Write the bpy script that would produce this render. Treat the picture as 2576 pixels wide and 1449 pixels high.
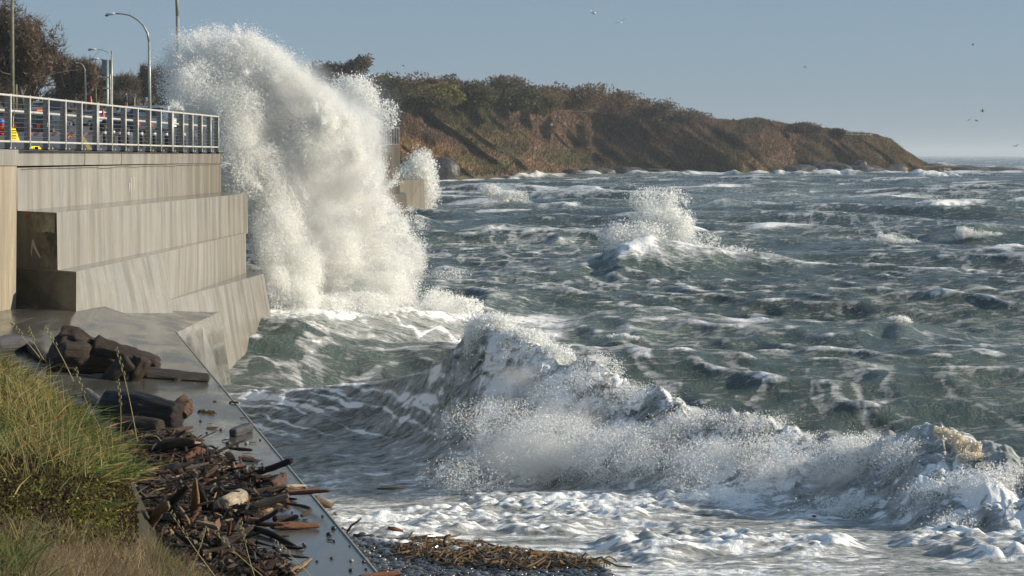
import bpy, math, random
import numpy as np
C = bpy.context.scene
for o in list(bpy.data.objects): bpy.data.objects.remove(o)
# ------------------------------------------------------------------ camera
CZ, F = 6.0, 5009.0
cd = bpy.data.cameras.new("camera"); cam = bpy.data.objects.new("camera", cd)
C.collection.objects.link(cam); C.camera = cam
cam.location = (0, 0, CZ); cam.rotation_euler = (math.radians(90), 0, 0)
cd.sensor_width = 36; cd.lens = 70.0; cd.shift_y = -(724.5 - 390) / 2576
cd.clip_start = 0.5; cd.clip_end = 40000
# ------------------------------------------------------------------ sky, sun
SUN_EL, SUN_AZ = 20.0, 90.0          # azimuth clockwise from the view direction (+Y)
w = bpy.data.worlds.new("World"); C.world = w; w.use_nodes = True
nt = w.node_tree; bg = nt.nodes["Background"]
sky = nt.nodes.new("ShaderNodeTexSky"); sky.sky_type = 'NISHITA'; sky.sun_disc = False
sky.sun_elevation = math.radians(SUN_EL); sky.sun_rotation = math.radians(SUN_AZ)
sky.altitude = 0; sky.air_density = 1.0; sky.dust_density = 0.3; sky.ozone_density = 3.0
mx = nt.nodes.new("ShaderNodeMix"); mx.data_type = 'RGBA'; mx.inputs[0].default_value = .78
nt.links.new(sky.outputs[0], mx.inputs[6]); mx.inputs[7].default_value = (1.82, 2.60, 3.62, 1)     # thin even haze over the whole sky
nt.links.new(mx.outputs[2], bg.inputs[0]); bg.inputs[1].default_value = 0.10
sd = bpy.data.lights.new("sun", 'SUN'); sd.energy = 5.0; sd.angle = math.radians(0.6); sd.color = (1.0, 0.88, 0.70)
so = bpy.data.objects.new("sun", sd); C.collection.objects.link(so)
_e, _a = math.radians(SUN_EL), math.radians(SUN_AZ)
from mathutils import Vector, Matrix, Euler
so.rotation_euler = Vector((math.sin(_a)*math.cos(_e), math.cos(_a)*math.cos(_e), math.sin(_e))).to_track_quat('Z', 'Y').to_euler()
so.location = (60, 40, 60)
C.view_settings.view_transform = 'Standard'; C.view_settings.look = 'None'
C.view_settings.exposure = 0.24; C.view_settings.gamma = 1.0; C.view_settings.use_curve_mapping = False
C.cycles.max_bounces = 10; C.cycles.diffuse_bounces = 6; C.cycles.transmission_bounces = 8; C.cycles.volume_bounces = 4; C.cycles.transparent_max_bounces = 8
C.cycles.use_denoising = True
# ------------------------------------------------------------------ helpers
R = np.random.default_rng(7); random.seed(7)
def W(px, py, Y): return np.array([(px-1288.0)/F*Y, Y, CZ-(py-390.0)/F*Y])
def hsh(ix, iy, iz, s):
    n = (ix.astype(np.int64)*374761393 + iy.astype(np.int64)*668265263 + iz*1440662683 + s*974634777) & 0xffffffff
    n = ((n ^ (n >> 13))*1274126177) & 0xffffffff
    n = ((n ^ (n >> 15))*2246822519) & 0xffffffff
    return ((n ^ (n >> 16)) & 0xffffff).astype(np.float32)/16777216.0
def vn(x, y, s=0):
    x = np.asarray(x, np.float64); y = np.asarray(y, np.float64)
    ix, iy = np.floor(x), np.floor(y); fx, fy = x-ix, y-iy
    fx = fx*fx*(3-2*fx); fy = fy*fy*(3-2*fy); ix = ix.astype(np.int64); iy = iy.astype(np.int64)
    a = hsh(ix, iy, 0, s); b = hsh(ix+1, iy, 0, s); c = hsh(ix, iy+1, 0, s); d = hsh(ix+1, iy+1, 0, s)
    return (a+(b-a)*fx)*(1-fy)+(c+(d-c)*fx)*fy
def fbm(x, y, o=4, s=0, g=0.5):
    r = 0; a = 1; t = 0
    for k in range(o):
        r = r+a*vn(x*2**k+17.3*k, y*2**k-9.1*k, s+k); t += a; a *= g
    return r/t
def vn3(p, s=0):
    i = np.floor(p); f = p-i; f = f*f*(3-2*f); i = i.astype(np.int64); x, y, z = i[:, 0], i[:, 1], i[:, 2]
    r = 0
    for dx in (0, 1):
        for dy in (0, 1):
            for dz in (0, 1):
                w_ = (f[:, 0] if dx else 1-f[:, 0])*(f[:, 1] if dy else 1-f[:, 1])*(f[:, 2] if dz else 1-f[:, 2])
                r = r+w_*hsh(x+dx, y+dy, (z+dz), s)
    return r
def fbm3(p, o=3, s=0, g=0.5):
    r = 0; a = 1; t = 0
    for k in range(o): r = r+a*vn3(p*2**k+11.7*k, s+k); t += a; a *= g
    return r/t
def sst(a, b, x):
    t = np.clip((x-a)/(b-a), 0, 1); return t*t*(3-2*t)
def tag(o, label=None, cat=None, group=None, kind=None):
    if label: o["label"] = label
    if cat: o["category"] = cat
    if group: o["group"] = group
    if kind: o["kind"] = kind
    return o
def link(o, parent=None):
    C.collection.objects.link(o)
    if parent: o.parent = parent
    return o
def empty(name, loc, rz=0.0):
    o = bpy.data.objects.new(name, None); o.location = loc; o.rotation_euler = (0, 0, rz); o.empty_display_size = .2
    return link(o)
def me_np(name, V, Fc, attrs=None, smooth=False):
    V = np.asarray(V, np.float32).reshape(-1, 3); me = bpy.data.meshes.new(name)
    fl = Fc if isinstance(Fc, list) else [Fc]
    fl = [np.asarray(f, np.int32) for f in fl if len(f)]
    nl = sum(f.size for f in fl); nf = sum(len(f) for f in fl)
    me.vertices.add(len(V)); me.vertices.foreach_set("co", V.ravel())
    me.loops.add(nl); me.polygons.add(nf)
    me.loops.foreach_set("vertex_index", np.concatenate([f.ravel() for f in fl]))
    tot = np.concatenate([np.full(len(f), f.shape[1], np.int32) for f in fl])
    st = np.zeros(nf, np.int32); st[1:] = np.cumsum(tot)[:-1]
    me.polygons.foreach_set("loop_start", st); me.polygons.foreach_set("loop_total", tot)
    me.polygons.foreach_set("use_smooth", np.full(nf, bool(smooth)))
    me.update(calc_edges=True)
    for k, v in (attrs or {}).items():
        v = np.asarray(v, np.float32)
        if v.ndim == 1:
            a = me.attributes.new(k, 'FLOAT', 'POINT'); a.data.foreach_set("value", v)
        else:
            a = me.attributes.new(k, 'FLOAT_COLOR', 'POINT')
            a.data.foreach_set("color", np.concatenate([v, np.ones((len(v), 1), np.float32)], 1).ravel())
    return me
def ob(name, me, mat=None, parent=None, **k):
    o = bpy.data.objects.new(name, me)
    if mat and not me.materials: me.materials.append(mat)
    link(o, parent); return tag(o, **k)
class MB:
    """collects shapes into one mesh"""
    def __init__(s): s.V = []; s.F = {3: [], 4: []}; s.n = 0
    def add(s, V, Fc):
        V = np.asarray(V, float).reshape(-1, 3)
        for f in Fc:
            if len(f) in (3, 4): s.F[len(f)].append([i+s.n for i in f])
            else:
                for i in range(1, len(f)-1): s.F[3].append([f[0]+s.n, f[i]+s.n, f[i+1]+s.n])
        s.V.append(V); s.n += len(V); return s
    def box(s, c, d, rz=0, M=None):
        v = np.array([[x, y, z] for x in (-.5, .5) for y in (-.5, .5) for z in (-.5, .5)])*np.array(d)
        if rz: a, b = math.cos(rz), math.sin(rz); v = v @ np.array([[a, b, 0], [-b, a, 0], [0, 0, 1]])
        if M is not None: v = v @ np.array(M).T
        return s.add(v+np.array(c), [(0, 1, 3, 2), (4, 6, 7, 5), (0, 4, 5, 1), (2, 3, 7, 6), (0, 2, 6, 4), (1, 5, 7, 3)])
    def tube(s, P, r, n=8, cap=True):
        P = np.asarray(P, float); k = len(P); r = np.full(k, r, float) if np.isscalar(r) else np.asarray(r, float)
        V = []; u0 = None
        for i in range(k):
            t = P[min(i+1, k-1)]-P[max(i-1, 0)]; t = t/(np.linalg.norm(t)+1e-9)
            if u0 is None:
                u0 = np.cross(t, [0, 0, 1.]); 
                if np.linalg.norm(u0) < .1: u0 = np.cross(t, [1., 0, 0])
            u = u0-t*np.dot(u0, t); u /= np.linalg.norm(u)+1e-9; u0 = u; v = np.cross(t, u)
            a = np.arange(n)*2*math.pi/n
            V.append(P[i]+r[i]*(np.cos(a)[:, None]*u+np.sin(a)[:, None]*v))
        Fc = [(i*n+j, i*n+(j+1) % n, (i+1)*n+(j+1) % n, (i+1)*n+j) for i in range(k-1) for j in range(n)]
        if cap: Fc += [tuple(range(n))[::-1], tuple((k-1)*n+j for j in range(n))]
        return s.add(np.concatenate(V), Fc)
    def me(s, name, smooth=False, jit=None):
        V = np.concatenate(s.V)
        if jit: V = V+(R.random(V.shape)-.5)*jit
        return me_np(name, V, [np.array(s.F[3], int).reshape(-1, 3), np.array(s.F[4], int).reshape(-1, 4)], smooth=smooth)
    def build(s, name, mat, parent=None, smooth=False, **k): return ob(name, s.me(name, smooth), mat, parent, **k)
class NT:
    def __init__(s, name):
        s.m = bpy.data.materials.new(name); s.m.use_nodes = True; s.t = s.m.node_tree
        s.b = s.t.nodes["Principled BSDF"]; s.out = s.t.nodes["Material Output"]
    def n(s, typ, **k):
        nd = s.t.nodes.new("ShaderNode"+typ)
        for a, v in k.items():
            if hasattr(nd, a) and not a.startswith("i_"): setattr(nd, a, v)
        return nd
    def l(s, a, b): s.t.links.new(a, b)
    def set(s, sock, v):
        if hasattr(v, "is_linked") or hasattr(v, "links"): s.l(v, sock)
        else: sock.default_value = (*v, 1) if isinstance(v, tuple) and len(v) == 3 and sock.type == 'RGBA' else v
    def coord(s, scale=(1, 1, 1), kind="Object", rot=(0, 0, 0)):
        tc = s.n("TexCoord"); mp = s.n("Mapping"); mp.inputs["Scale"].default_value = scale; mp.inputs["Rotation"].default_value = rot
        s.l(tc.outputs[kind], mp.inputs[0]); return mp.outputs[0]
    def noise(s, vec, sc, det=5, rough=.6, dist=0):
        t = s.n("TexNoise"); s.l(vec, t.inputs["Vector"]); t.inputs["Scale"].default_value = sc; t.inputs["Detail"].default_value = det
        t.inputs["Roughness"].default_value = rough; t.inputs["Distortion"].default_value = dist; return t.outputs[0]
    def ramp(s, f, stops):
        r = s.n("ValToRGB"); e = r.color_ramp.elements
        while len(e) < len(stops): e.new(.5)
        for i, (p, c) in enumerate(stops): e[i].position = p; e[i].color = (*c, 1) if isinstance(c, tuple) else (c, c, c, 1)
        s.l(f, r.inputs[0]); return r.outputs[0]
    def mix(s, f, a, b, mode='MIX'):
        m = s.n("Mix"); m.data_type = 'RGBA'; m.blend_type = mode
        s.set(m.inputs[0], f); s.set(m.inputs[6], a); s.set(m.inputs[7], b); return m.outputs[2]
    def math(s, op, a, b=0.0, clamp=False):
        m = s.n("Math"); m.operation = op; m.use_clamp = clamp; s.set(m.inputs[0], a); s.set(m.inputs[1], b); return m.outputs[0]
    def attr(s, name, out="Fac"):
        a = s.n("Attribute"); a.attribute_name = name; return a.outputs[out]
    def bump(s, h, st, dist=.02):
        b = s.n("Bump"); b.inputs["Strength"].default_value = st; b.inputs["Distance"].default_value = dist; s.l(h, b.inputs["Height"]); s.l(b.outputs[0], s.b.inputs["Normal"]); return b.outputs[0]
def simple(name, c, rough=.6, metal=0.0, var=.25, sc=3.0, bump=0.0, spec=.5, emit=None):
    t = NT(name); v = t.noise(t.coord(), sc, 6, .65)
    lo = tuple(x*(1-var) for x in c); hi = tuple(min(1, x*(1+var)) for x in c)
    t.l(t.ramp(v, [(.3, lo), (.7, hi)]), t.b.inputs["Base Color"])
    t.b.inputs["Roughness"].default_value = rough; t.b.inputs["Metallic"].default_value = metal
    t.b.inputs["Specular IOR Level"].default_value = spec
    if bump: t.bump(v, bump)
    if emit: t.b.inputs["Emission Color"].default_value = (*c, 1); t.b.inputs["Emission Strength"].default_value = emit
    return t.m
def copy_tree(o, parent=None):
    c = o.copy(); C.collection.objects.link(c); c.parent = parent
    for ch in o.children: copy_tree(ch, c)
    return c
# ------------------------------------------------------------------ water
def rows():
    ys = [15.5]
    while ys[-1] < 14000:
        y = ys[-1]
        ys.append(y+(.024 if y < 41 else .0022*y*(.3+.7*min(1, (y-41)/10)) if y < 150 else .004*y if y < 700 else .015*y))
    return np.array(ys)
YR = rows(); PXC = np.linspace(-260, 2836, 940)
GY, GP = np.meshgrid(YR, PXC, indexing='ij')
GX = (GP-1288)/F*GY
def set_up(Y): return np.where(Y < 36, .115*(36-Y)**1.0*sst(36, 30, Y)+0*Y, 0)
def beach_Y(P): return np.interp(P, [600, 860, 890, 1000, 1130, 1300, 1500, 1700], [25.5, 24.6, 23.9, 22.7, 21.7, 20.6, 19.6, 15])
def ocean():
    X, Y, P = GX.ravel(), GY.ravel(), GP.ravel()
    N = len(X); z = np.zeros(N); dx = np.zeros(N); dy = np.zeros(N); steep = np.zeros(N)
    step = np.maximum(.0022*Y, .03)
    r = np.random.default_rng(11)
    amod = .55+.9*fbm(X/38+3, Y/55, 2, 5)
    wx = X+4*fbm(X/21, Y/24, 2, 61); wy = Y+5*fbm(X/19+9, Y/23, 2, 62)
    for i in range(46):
        lam = 26*(.905**i)*(.85+.3*r.random()) if i < 34 else 1.2+1.6*r.random()
        if i >= 34: lam *= (.9+.2*r.random())
        th = math.radians(205+ r.normal()*(30 if i > 14 else 13))   # travel direction measured from +Y clockwise
        d = (math.sin(th), math.cos(th)); k = 2*math.pi/lam
        A = (.0122*lam if lam > 11 else .0040*lam if lam > 2.5 else .0095*lam)
        fade = np.clip(lam/(step*5)-.4, 0, 1)
        shal = sst(24, 46, Y)*.8+.2
        ph = k*(wx*d[0]+wy*d[1])+r.random()*6.283
        a = A*amod*fade*shal
        cph, sph = np.cos(ph), np.sin(ph); Q = .85
        z += a*cph; dx -= Q*a*d[0]*sph; dy -= Q*a*d[1]*sph; steep += a*k*cph
    z *= 1.0
    aer = np.zeros(N); fo = np.zeros(N); rough = np.zeros(N); wr = np.zeros(N)
    # ---- single waves: peak px, base py, peak py, half widths (px), thickness (m), foam, aeration
    waves = [(1640,700,598,420,440,6.0,.95,1.0),(1280,528,496,150,120,8,1,.8),(1480,496,470,90,120,9,.8,1),(1405,530,508,100,90,7,.9,.5),
      (2440,605,562,150,170,5,.35,1),(2262,862,812,330,220,3.4,.10,.6),(2240,622,588,90,110,4,.75,1),(2340,535,500,70,200,7,.9,.5),(2150,537,512,110,130,7,.95,.3),
      (1680,760,712,170,240,3.2,.05,.7),(1240,790,745,110,130,3.0,.5,1),(1120,700,672,90,90,3,.8,.6),(1290,705,680,110,110,3.2,.15,.7),
      (1880,860,828,150,190,2.5,.7,.4),(1230,600,565,220,170,5,.55,.4),(1400,620,596,100,100,5,.6,.6),(1830,530,500,170,240,8,.6,1),(2560,500,474,70,90,8,.8,.3),
      (1220,450,408,70,120,14,.95,0),(1330,448,424,60,60,12,.9,0),(1740,600,560,50,190,5,.8,.6),(2000,660,640,160,150,4,.25,.5),
      (2300,470,452,90,90,10,.15,.3),(1950,478,458,120,120,10,.12,.3),(1560,480,455,120,120,10,.12,.3),(2440,760,735,150,200,3.5,.1,.5),
      (1050,575,540,120,160,5,.5,.5),(2510,980,965,200,200,2.0,.2,.7),(1000,940,905,220,170,2.2,.15,.6),(1900,470,450,80,80,10,.1,.2),
      (2340,452,428,60,90,10,.95,0),(1700,448,430,330,100,12,.6,0),(1960,446,430,90,240,12,.85,0),(2120,760,742,150,150,3,.1,.5),(1600,640,618,140,120,5,.8,.6),(1950,590,566,130,190,6,.95,.6),(2050,690,668,120,160,4.5,.8,.6),(2400,700,676,130,170,4.5,.8,.6),(1450,700,680,110,120,4,.8,.6),(2540,640,616,120,120,5,.9,.6),
      (2080,540,520,110,150,8,1,.4),(2480,530,508,120,160,8,1,.4),(1600,500,482,120,150,9,1,.4),(1780,480,464,130,130,10,.9,.4),(2250,505,487,110,150,9,.9,.4),(2000,505,488,110,110,9,.8,.4),(1880,845,822,150,190,3,1,.6),(1560,860,838,120,160,2.6,.7,.7),(2420,900,884,160,200,2.4,.6,.7)]
    nz1 = fbm(X/2.6, Y/5.5, 4, 171, .6)-.5; nz2 = fbm(X/1.1, Y/2.2, 3, 172, .6)-.5; nz3 = fbm(X/5, Y/8, 2, 173)-.5
    for (px, pb, pp, wl, wr_, th, f, ae) in waves:
        Yb = CZ*F/(pb-390); Yc = Yb+th*.55; H = CZ-(pp-390)/F*Yc
        H = max(H, .25)
        u = (P-px)/np.where(P < px, wl, wr_); u = u+nz3*.9*min(1, 80/wl); env = np.exp(-(np.abs(u)**1.35)*2.1)
        yc = Yc+u*th*.5+th*.5*(vn(P/60, 0*P+px, 71)-.5)
        v = (Y-yc)/th+nz1*.45; prof = np.where(v < 0, np.exp(-(v/.60)**2), np.exp(-(v/1.2)**2))
        m = env*prof; z = z*(1-.7*m)+H*m*(.9+.2*vn(P/45, Y/th, 72)); 
        cr = env**.6*np.where(v < 0, np.exp(-(v/.45)**2), np.exp(-(v/.5)**2))
        fo = np.maximum(fo, 1.0*f*cr*np.clip(1.0+1.6*nz2+1.2*nz1, 0, 1.3)); aer = np.maximum(aer, ae*np.clip(m*1.3, 0, 1))
        rough = np.maximum(rough, .7*f*cr*min(1, H/1.2))
    Ysh = np.interp(P, [1000, 1100, 1250, 1400, 1430, 1500, 1600, 1850, 2000, 2200, 2360, 2560, 2900], [436, 440, 475, 535, 548, 552, 556, 566, 590, 606, 630, 655, 690])
    q_ = Ysh-Y+9*(fbm(X/14, Y/60, 3, 881)-.5)*2; srf = sst(-14, -2, -np.abs(q_-7))*sst(950, 1060, P); z = z+srf*(.3+1.2*sst(.45, .85, fbm(X/7, Y/80, 4, 882))); fo = np.maximum(fo, srf*(.55+.5*fbm(X/5, Y/9, 3, 883)))
    # ---- B: water climbing the wall below the splash
    pB = [600, 700, 790, 850, 1000, 1100, 1180, 1300, 1420, 1600]; yB = [62.5, 63, 63.5, 64, 65.5, 66.5, 67.5, 69, 71, 74]; cB = [770, 782, 778, 765, 762, 780, 798, 815, 815, 822]
    Yc = np.interp(P, pB, yB); H = CZ-(np.interp(P, pB, cB)-390)/F*Yc; H = H*sst(520, 600, P)*(1-sst(1250, 1600, P))
    v = Y-Yc; prof = np.where(v < 0, np.clip(1+v/9.0, 0, 1)**2.1, np.exp(-(v/3.2)**2)); m = prof*sst(480, 600, P)*(1-sst(1250, 1600, P))
    z = z*(1-.8*np.minimum(1, m*2))+H*prof
    st = np.abs(vn((Y-Yc)*.45+GP.ravel()*.006+fbm(P/50, Y/3, 2, 44)*1.6, P*.004, 45)-.5)*2       # long foam ribs swept up the face
    mB = sst(0, .25, m)
    fo = np.maximum(fo, mB*(1-sst(.05, .55, st))*(.45+.65*fbm(X*.8, Y*.8, 3, 246))); fo = np.maximum(fo, sst(.55, .98, m)*np.clip(1.35-1.1*fbm(X*1.2, Y*1.0, 4, 245, .6), .3, .9)); rough = np.maximum(rough, sst(.5, .95, m)*.5); aer = np.maximum(aer, mB*1.0); fo = np.maximum(fo, mB*(.36+.30*fbm(X*.7, Y*.6, 3, 247)))
    # ---- A: the big breaker in front
    pA = [560, 800, 950, 1060, 1130, 1172, 1215, 1300, 1390, 1440, 1500, 1600, 1750, 1900, 2050, 2150, 2300, 2360, 2440, 2576, 2850]
    yA = [44, 42, 40.5, 39, 38, 37.6, 37.3, 36.8, 36.2, 36, 35.5, 34.8, 33.6, 32.4, 31.2, 30.4, 28.8, 28.2, 27.6, 26.6, 25]
    cA = [1010, 985, 970, 945, 905, 862, 832, 850, 900, 930, 925, 985, 1045, 1075, 1120, 1135, 1112, 1092, 1118, 1172, 1260]
    Yc = np.interp(P, pA, yA)+.5*(fbm(P/70, 0*P, 3, 81)-.5); top = CZ-(np.interp(P, pA, cA)-390)/F*Yc
    top = top+.20*(fbm(P/28, P*0, 3, 82)-.5)*sst(1150, 1300, P)
    base = set_up(Y)
    v = Y-Yc; wf = np.interp(P, [560, 1100, 1200, 1500, 2850], [6.5, 4.6, 3.4, 3.0, 3.3])
    prof = np.where(v < 0, np.clip(1+v/wf, 0, 1)**np.interp(P, [560, 1100, 1250, 1500], [1.5, 1.9, 1.5, .9]), np.exp(-(v/3.6)**2))
    z = z*(1-.75*sst(.05, .5, prof))
    zz = base+np.clip(top-base, 0, 9)*prof
    z = z*sst(18, 44, Y)*1.0+zz-0*base
    mA = sst(.02, .3, prof)*sst(1080, 1260, P); back = sst(-.3, 1.0, v)
    fo = np.maximum(fo, mA*(1-.66*back)*np.clip(1.42-1.15*fbm(X*2.0+Y*.5, Y*.55, 4, 83, .6)-.2*(v > -.8)-.35*sst(.56, .68, fbm(X*.7+Y*.4, Y*1.1, 3, 283))+.5*sst(-1.3, -.2, v)*sst(1.0, .2, v)*sst(1480, 1380, P), .2, .92))
    rough = np.maximum(rough, mA*(1-.8*back)); aer = np.maximum(aer, sst(.1, .6, prof)*sst(700, 1150, P))
    lm = sst(.02, .5, prof)*(1-sst(1060, 1200, P))*(v < .4)
    sl = fbm((Y-Yc)*2.6+P*.012+fbm(P/40, Y, 2, 47), P*.010+Y*.2, 4, 46, .6); fo = np.maximum(fo, lm*sst(.42, .66, sl)*.9)
    # ---- shallow swash
    sw = 1-sst(29.5, 34.0, Y+1.6*(fbm(X/2, Y/2, 3, 90)-.5)-(P-1300)*.0006)
    lump = np.sqrt((2*fbm(X*2.9+.5*fbm(X*2, Y*2, 2, 191), Y*1.7, 3, 91, .45)-1)**2+.012)
    pt = sst(.42, .60, fbm(X*.55, Y*.35, 3, 97)); fo = np.maximum(fo, sw*(.42+.40*pt*lump+.26*pt-.22*sst(.45, .65, fbm(X*.9, Y*.5, 3, 92))))
    z += sw*(lump*.15*(.08+.92*pt)+.07*pt+.012*fbm(X*9, Y*5, 2, 93))*(1-.6*rough)*sst(17, 21, Y)
    # ---- general foam: crests and old foam lace
    web = 1-np.abs(2*fbm(X*.55+.9*fbm(X*.3, Y*.3, 2, 52), Y*.22, 4, 51, .6)-1)*3.2
    patch = fbm(X/16, Y/34, 3, 53)
    far = np.clip((Y-150)/400, 0, 1)
    milk = sst(.42, .66, fbm(X/11, Y/13, 3, 253)); aer = np.maximum(aer, .5*milk+.35*sst(95, 45, Y)); fo = np.maximum(fo, .20+.20*milk*vn(X/3, Y/3, 254))
    lace = sst(.35, .95, web)*sst(.40, .62, patch+.30*np.clip((58-Y)/25, 0, 1)*(P < 2300)+.06*(P < 1100))
    fo = np.maximum(fo, lace*(.50-.15*far))
    cap = sst(.40, .66, steep+.30*fbm(X/1.3, Y/2.5, 3, 54)*1.0+.10*(patch-.5)); fo = np.maximum(fo, cap*(.62))
    near = sst(56, 31, Y)*(1-.75*sst(1250, 1500, P)*sst(33, 38, Y)); fo = np.maximum(fo, near*(.40+.60*patch)*(.85+.1*sst(38, 30, Y)))
    z += .75*np.exp(-((Y-54)/7)**2)*sst(-4.2, -6.5, X)
    fo = np.maximum(fo, .70*sst(.58, .70, fbm(X/16+2*fbm(X/9, Y/9, 3, 56), Y/7, 5, 57, .65))*sst(80, 220, Y)); aer = np.maximum(aer, .5*sst(.25, .7, steep))
    fine = fbm(X*6, Y*2.4, 3, 55, .6)*(1-far)+.5*far
    hol = sst(.47, .60, fbm(X*.8+.5*Y+.6*z, Y*1.0, 4, 283, .6)); fo = fo*(1-.12*hol*sst(.03, .12, prof)*sst(1250, 1500, P)*(Y < 42))
    h2 = sst(.50, .60, fbm(X*1.1+.8*fbm(X, Y, 2, 285), Y*1.7, 5, 284, .6)); fo = fo*(1-.26*h2*sst(34, 31, Y)*(1-.7*pt))
    fo = np.clip(fo*(.8+.4*fine), 0, 1)
    # ---- broken relief inside the white water
    nr = rough*sst(120, 60, Y)*1.0+rough*.4
    b1 = fbm(X*1.5, Y*1.5+z*1.5, 4, 95, .6)-.5; b2 = fbm(X*4.5, Y*3.5+z*4, 3, 96, .6)-.5
    z += nr*(b1*.22+b2*.22); dy += nr*(b2*.55+b1*.6); dx += nr*.25*(fbm(X*3.3, Y*2.7, 3, 98)-.5)
    z += .035*(fbm(X*2.6, Y*3.6, 3, 99)-.5)*sst(130, 60, Y)+.05*fo*(fbm(X*8, Y*6, 2, 100)-.5)*sst(90, 50, Y)
    z -= .9*sst(.0, 1.2, beach_Y(P)-Y)
    V = np.stack([X+dx*sst(20, 40, Y), Y+dy, z], 1)
    return V, fo, aer
WV, WF_, WA = ocean()
_nr, _nc = GY.shape
_i = np.arange(_nr*_nc).reshape(_nr, _nc)
QF = np.stack([_i[:-1, :-1], _i[:-1, 1:], _i[1:, 1:], _i[1:, :-1]], -1).reshape(-1, 4)
def m_water():
    t = NT("sea_water"); g = t.coord((1, .45, 1))
    f = t.attr("foam"); a = t.attr("aer")
    n1 = t.noise(g, 9, 5, .7); n2 = t.noise(g, 1.6, 6, .65, .6); n3 = t.noise(g, 32, 4, .75)
    na = t.noise(t.coord((.55, 1, .9)), 1.7, 11, .70, 1.0); nb = t.noise(t.coord((.40, 1, .9)), 6.0, 9, .72, .6)
    nz = t.math('ADD', t.math('MULTIPLY', na, .5), t.math('MULTIPLY', nb, .5))
    ff = t.math('SUBTRACT', nz, t.math('SUBTRACT', .665, t.math('MULTIPLY', f, .37)))
    fm = t.math('MULTIPLY', t.ramp(t.math('ADD', ff, .5), [(.43, 0.0), (.50, .42), (.60, 1.0)]), t.math('MULTIPLY', f, 8.0, True))
    deep = t.mix(n2, (.044, .068, .068), (.076, .108, .100))
    wcol = t.mix(t.math('MULTIPLY', a, .85, True), deep, (.150, .200, .162))
    t.l(t.mix(fm, wcol, (.86, .87, .86)), t.b.inputs["Base Color"])
    t.l(t.mix(fm, (.22, .22, .22), (.75, .75, .75)), t.b.inputs["Roughness"])
    t.b.inputs["IOR"].default_value = 1.333
    h = t.math('ADD', t.math('MULTIPLY', n2, .9), t.math('MULTIPLY', n1, .40)); h = t.math('ADD', h, t.math('MULTIPLY', n3, .11))
    h = t.math('MULTIPLY', h, t.math('SUBTRACT', 1.0, t.math('MULTIPLY', fm, .72))); h = t.math('ADD', h, t.math('MULTIPLY', fm, .10))
    t.bump(h, .85, .28)
    return t.m
M_water = m_water()
water = ob("water", me_np("water", WV, QF, {"foam": WF_, "aer": WA}, smooth=True), M_water, kind="structure")
# ------------------------------------------------------------------ concrete sea wall
def m_concrete(name, base=(.285, .278, .255), wet=0.0, dark=False):
    t = NT(name); o = t.coord()
    streak = t.noise(t.coord((14, 14, .5)), 1.0, 6, .7); streak2 = t.noise(t.coord((2.6, 2.6, .18)), 1.0, 4, .6)
    blot = t.noise(o, .8, 5, .6); pit = t.noise(o, 26, 3, .6)
    c = t.ramp(streak, [(.30, tuple(x*.55 for x in base)), (.42, tuple(x*.90 for x in base)), (.58, base), (.72, tuple(min(.75, x*1.18) for x in base))])
    fine = t.noise(t.coord((38, 38, 1.6)), 1.0, 4, .6); c = t.mix(t.ramp(fine, [(.56, 0.0), (.64, .6)]), c, tuple(x*.40 for x in base)); c = t.mix(t.ramp(fine, [(.34, .5), (.42, 0.0)]), c, tuple(min(.8, x*1.7) for x in base))
    c = t.mix(t.ramp(streak2, [(.44, 0.0), (.62, .7)]), c, tuple(x*.58 for x in base), 'MIX')
    c = t.mix(t.ramp(blot, [(.35, 0.0), (.75, .35)]), c, (.30, .26, .20))
    c = t.mix(t.ramp(pit, [(.66, 0.0), (.75, .55)]), c, (.12, .11, .09))
    if not dark:
        sx = t.n("SeparateXYZ"); tc2 = t.n("TexCoord"); t.l(tc2.outputs["Object"], sx.inputs[0]); wetm = t.math('MULTIPLY', t.math('ADD', t.math('MULTIPLY', t.math('SUBTRACT', sx.outputs[1], 9.0), .085, True), t.math('SUBTRACT', streak2, .5)), .9, True)
        c = t.mix(wetm, c, t.mix(1.0, c, (.50, .44, .36), 'MULTIPLY'))
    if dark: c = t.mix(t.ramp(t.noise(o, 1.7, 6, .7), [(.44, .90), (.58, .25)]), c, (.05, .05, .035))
    t.l(c, t.b.inputs["Base Color"])
    ge = t.n("NewGeometry"); sz = t.n("SeparateXYZ"); t.l(ge.outputs["Normal"], sz.inputs[0]); t.l(t.mix(t.math('MULTIPLY', sz.outputs[2], 1.0, True), t.ramp(streak2, [(.3, .30), (.7, .60)]), (.14, .14, .14)), t.b.inputs["Roughness"])
    t.bump(t.math('ADD', t.math('MULTIPLY', streak, .6), t.math('MULTIPLY', pit, .4)), .35, .01)
    return t.m
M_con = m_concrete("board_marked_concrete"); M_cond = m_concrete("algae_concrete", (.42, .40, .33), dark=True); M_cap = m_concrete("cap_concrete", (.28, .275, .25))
def m_wet(name, col):
    t = NT(name); o = t.coord((1, .35, 1)); n = t.noise(o, 1.3, 5, .6, .4); f = t.noise(t.coord(), 30, 3, .6)
    t.l(t.ramp(n, [(.3, tuple(x*.6 for x in col)), (.7, col)]), t.b.inputs["Base Color"])
    t.l(t.ramp(n, [(.40, .10), (.66, .38)]), t.b.inputs["Roughness"]); t.b.inputs["Specular IOR Level"].default_value = .8
    t.bump(t.math('ADD', n, t.math('MULTIPLY', f, .25)), .12, .02); return t.m
M_wet = m_wet("wet_concrete", (.11, .11, .095))
DZ = lambda d: CZ-d
def quadstrip(mb, A, B):                      # A, B: lists of points
    A = np.array(A, float); B = np.array(B, float); k = len(A)
    mb.add(np.concatenate([A, B]), [(i, i+1, k+i+1, k+i) for i in range(k-1)])
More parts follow.
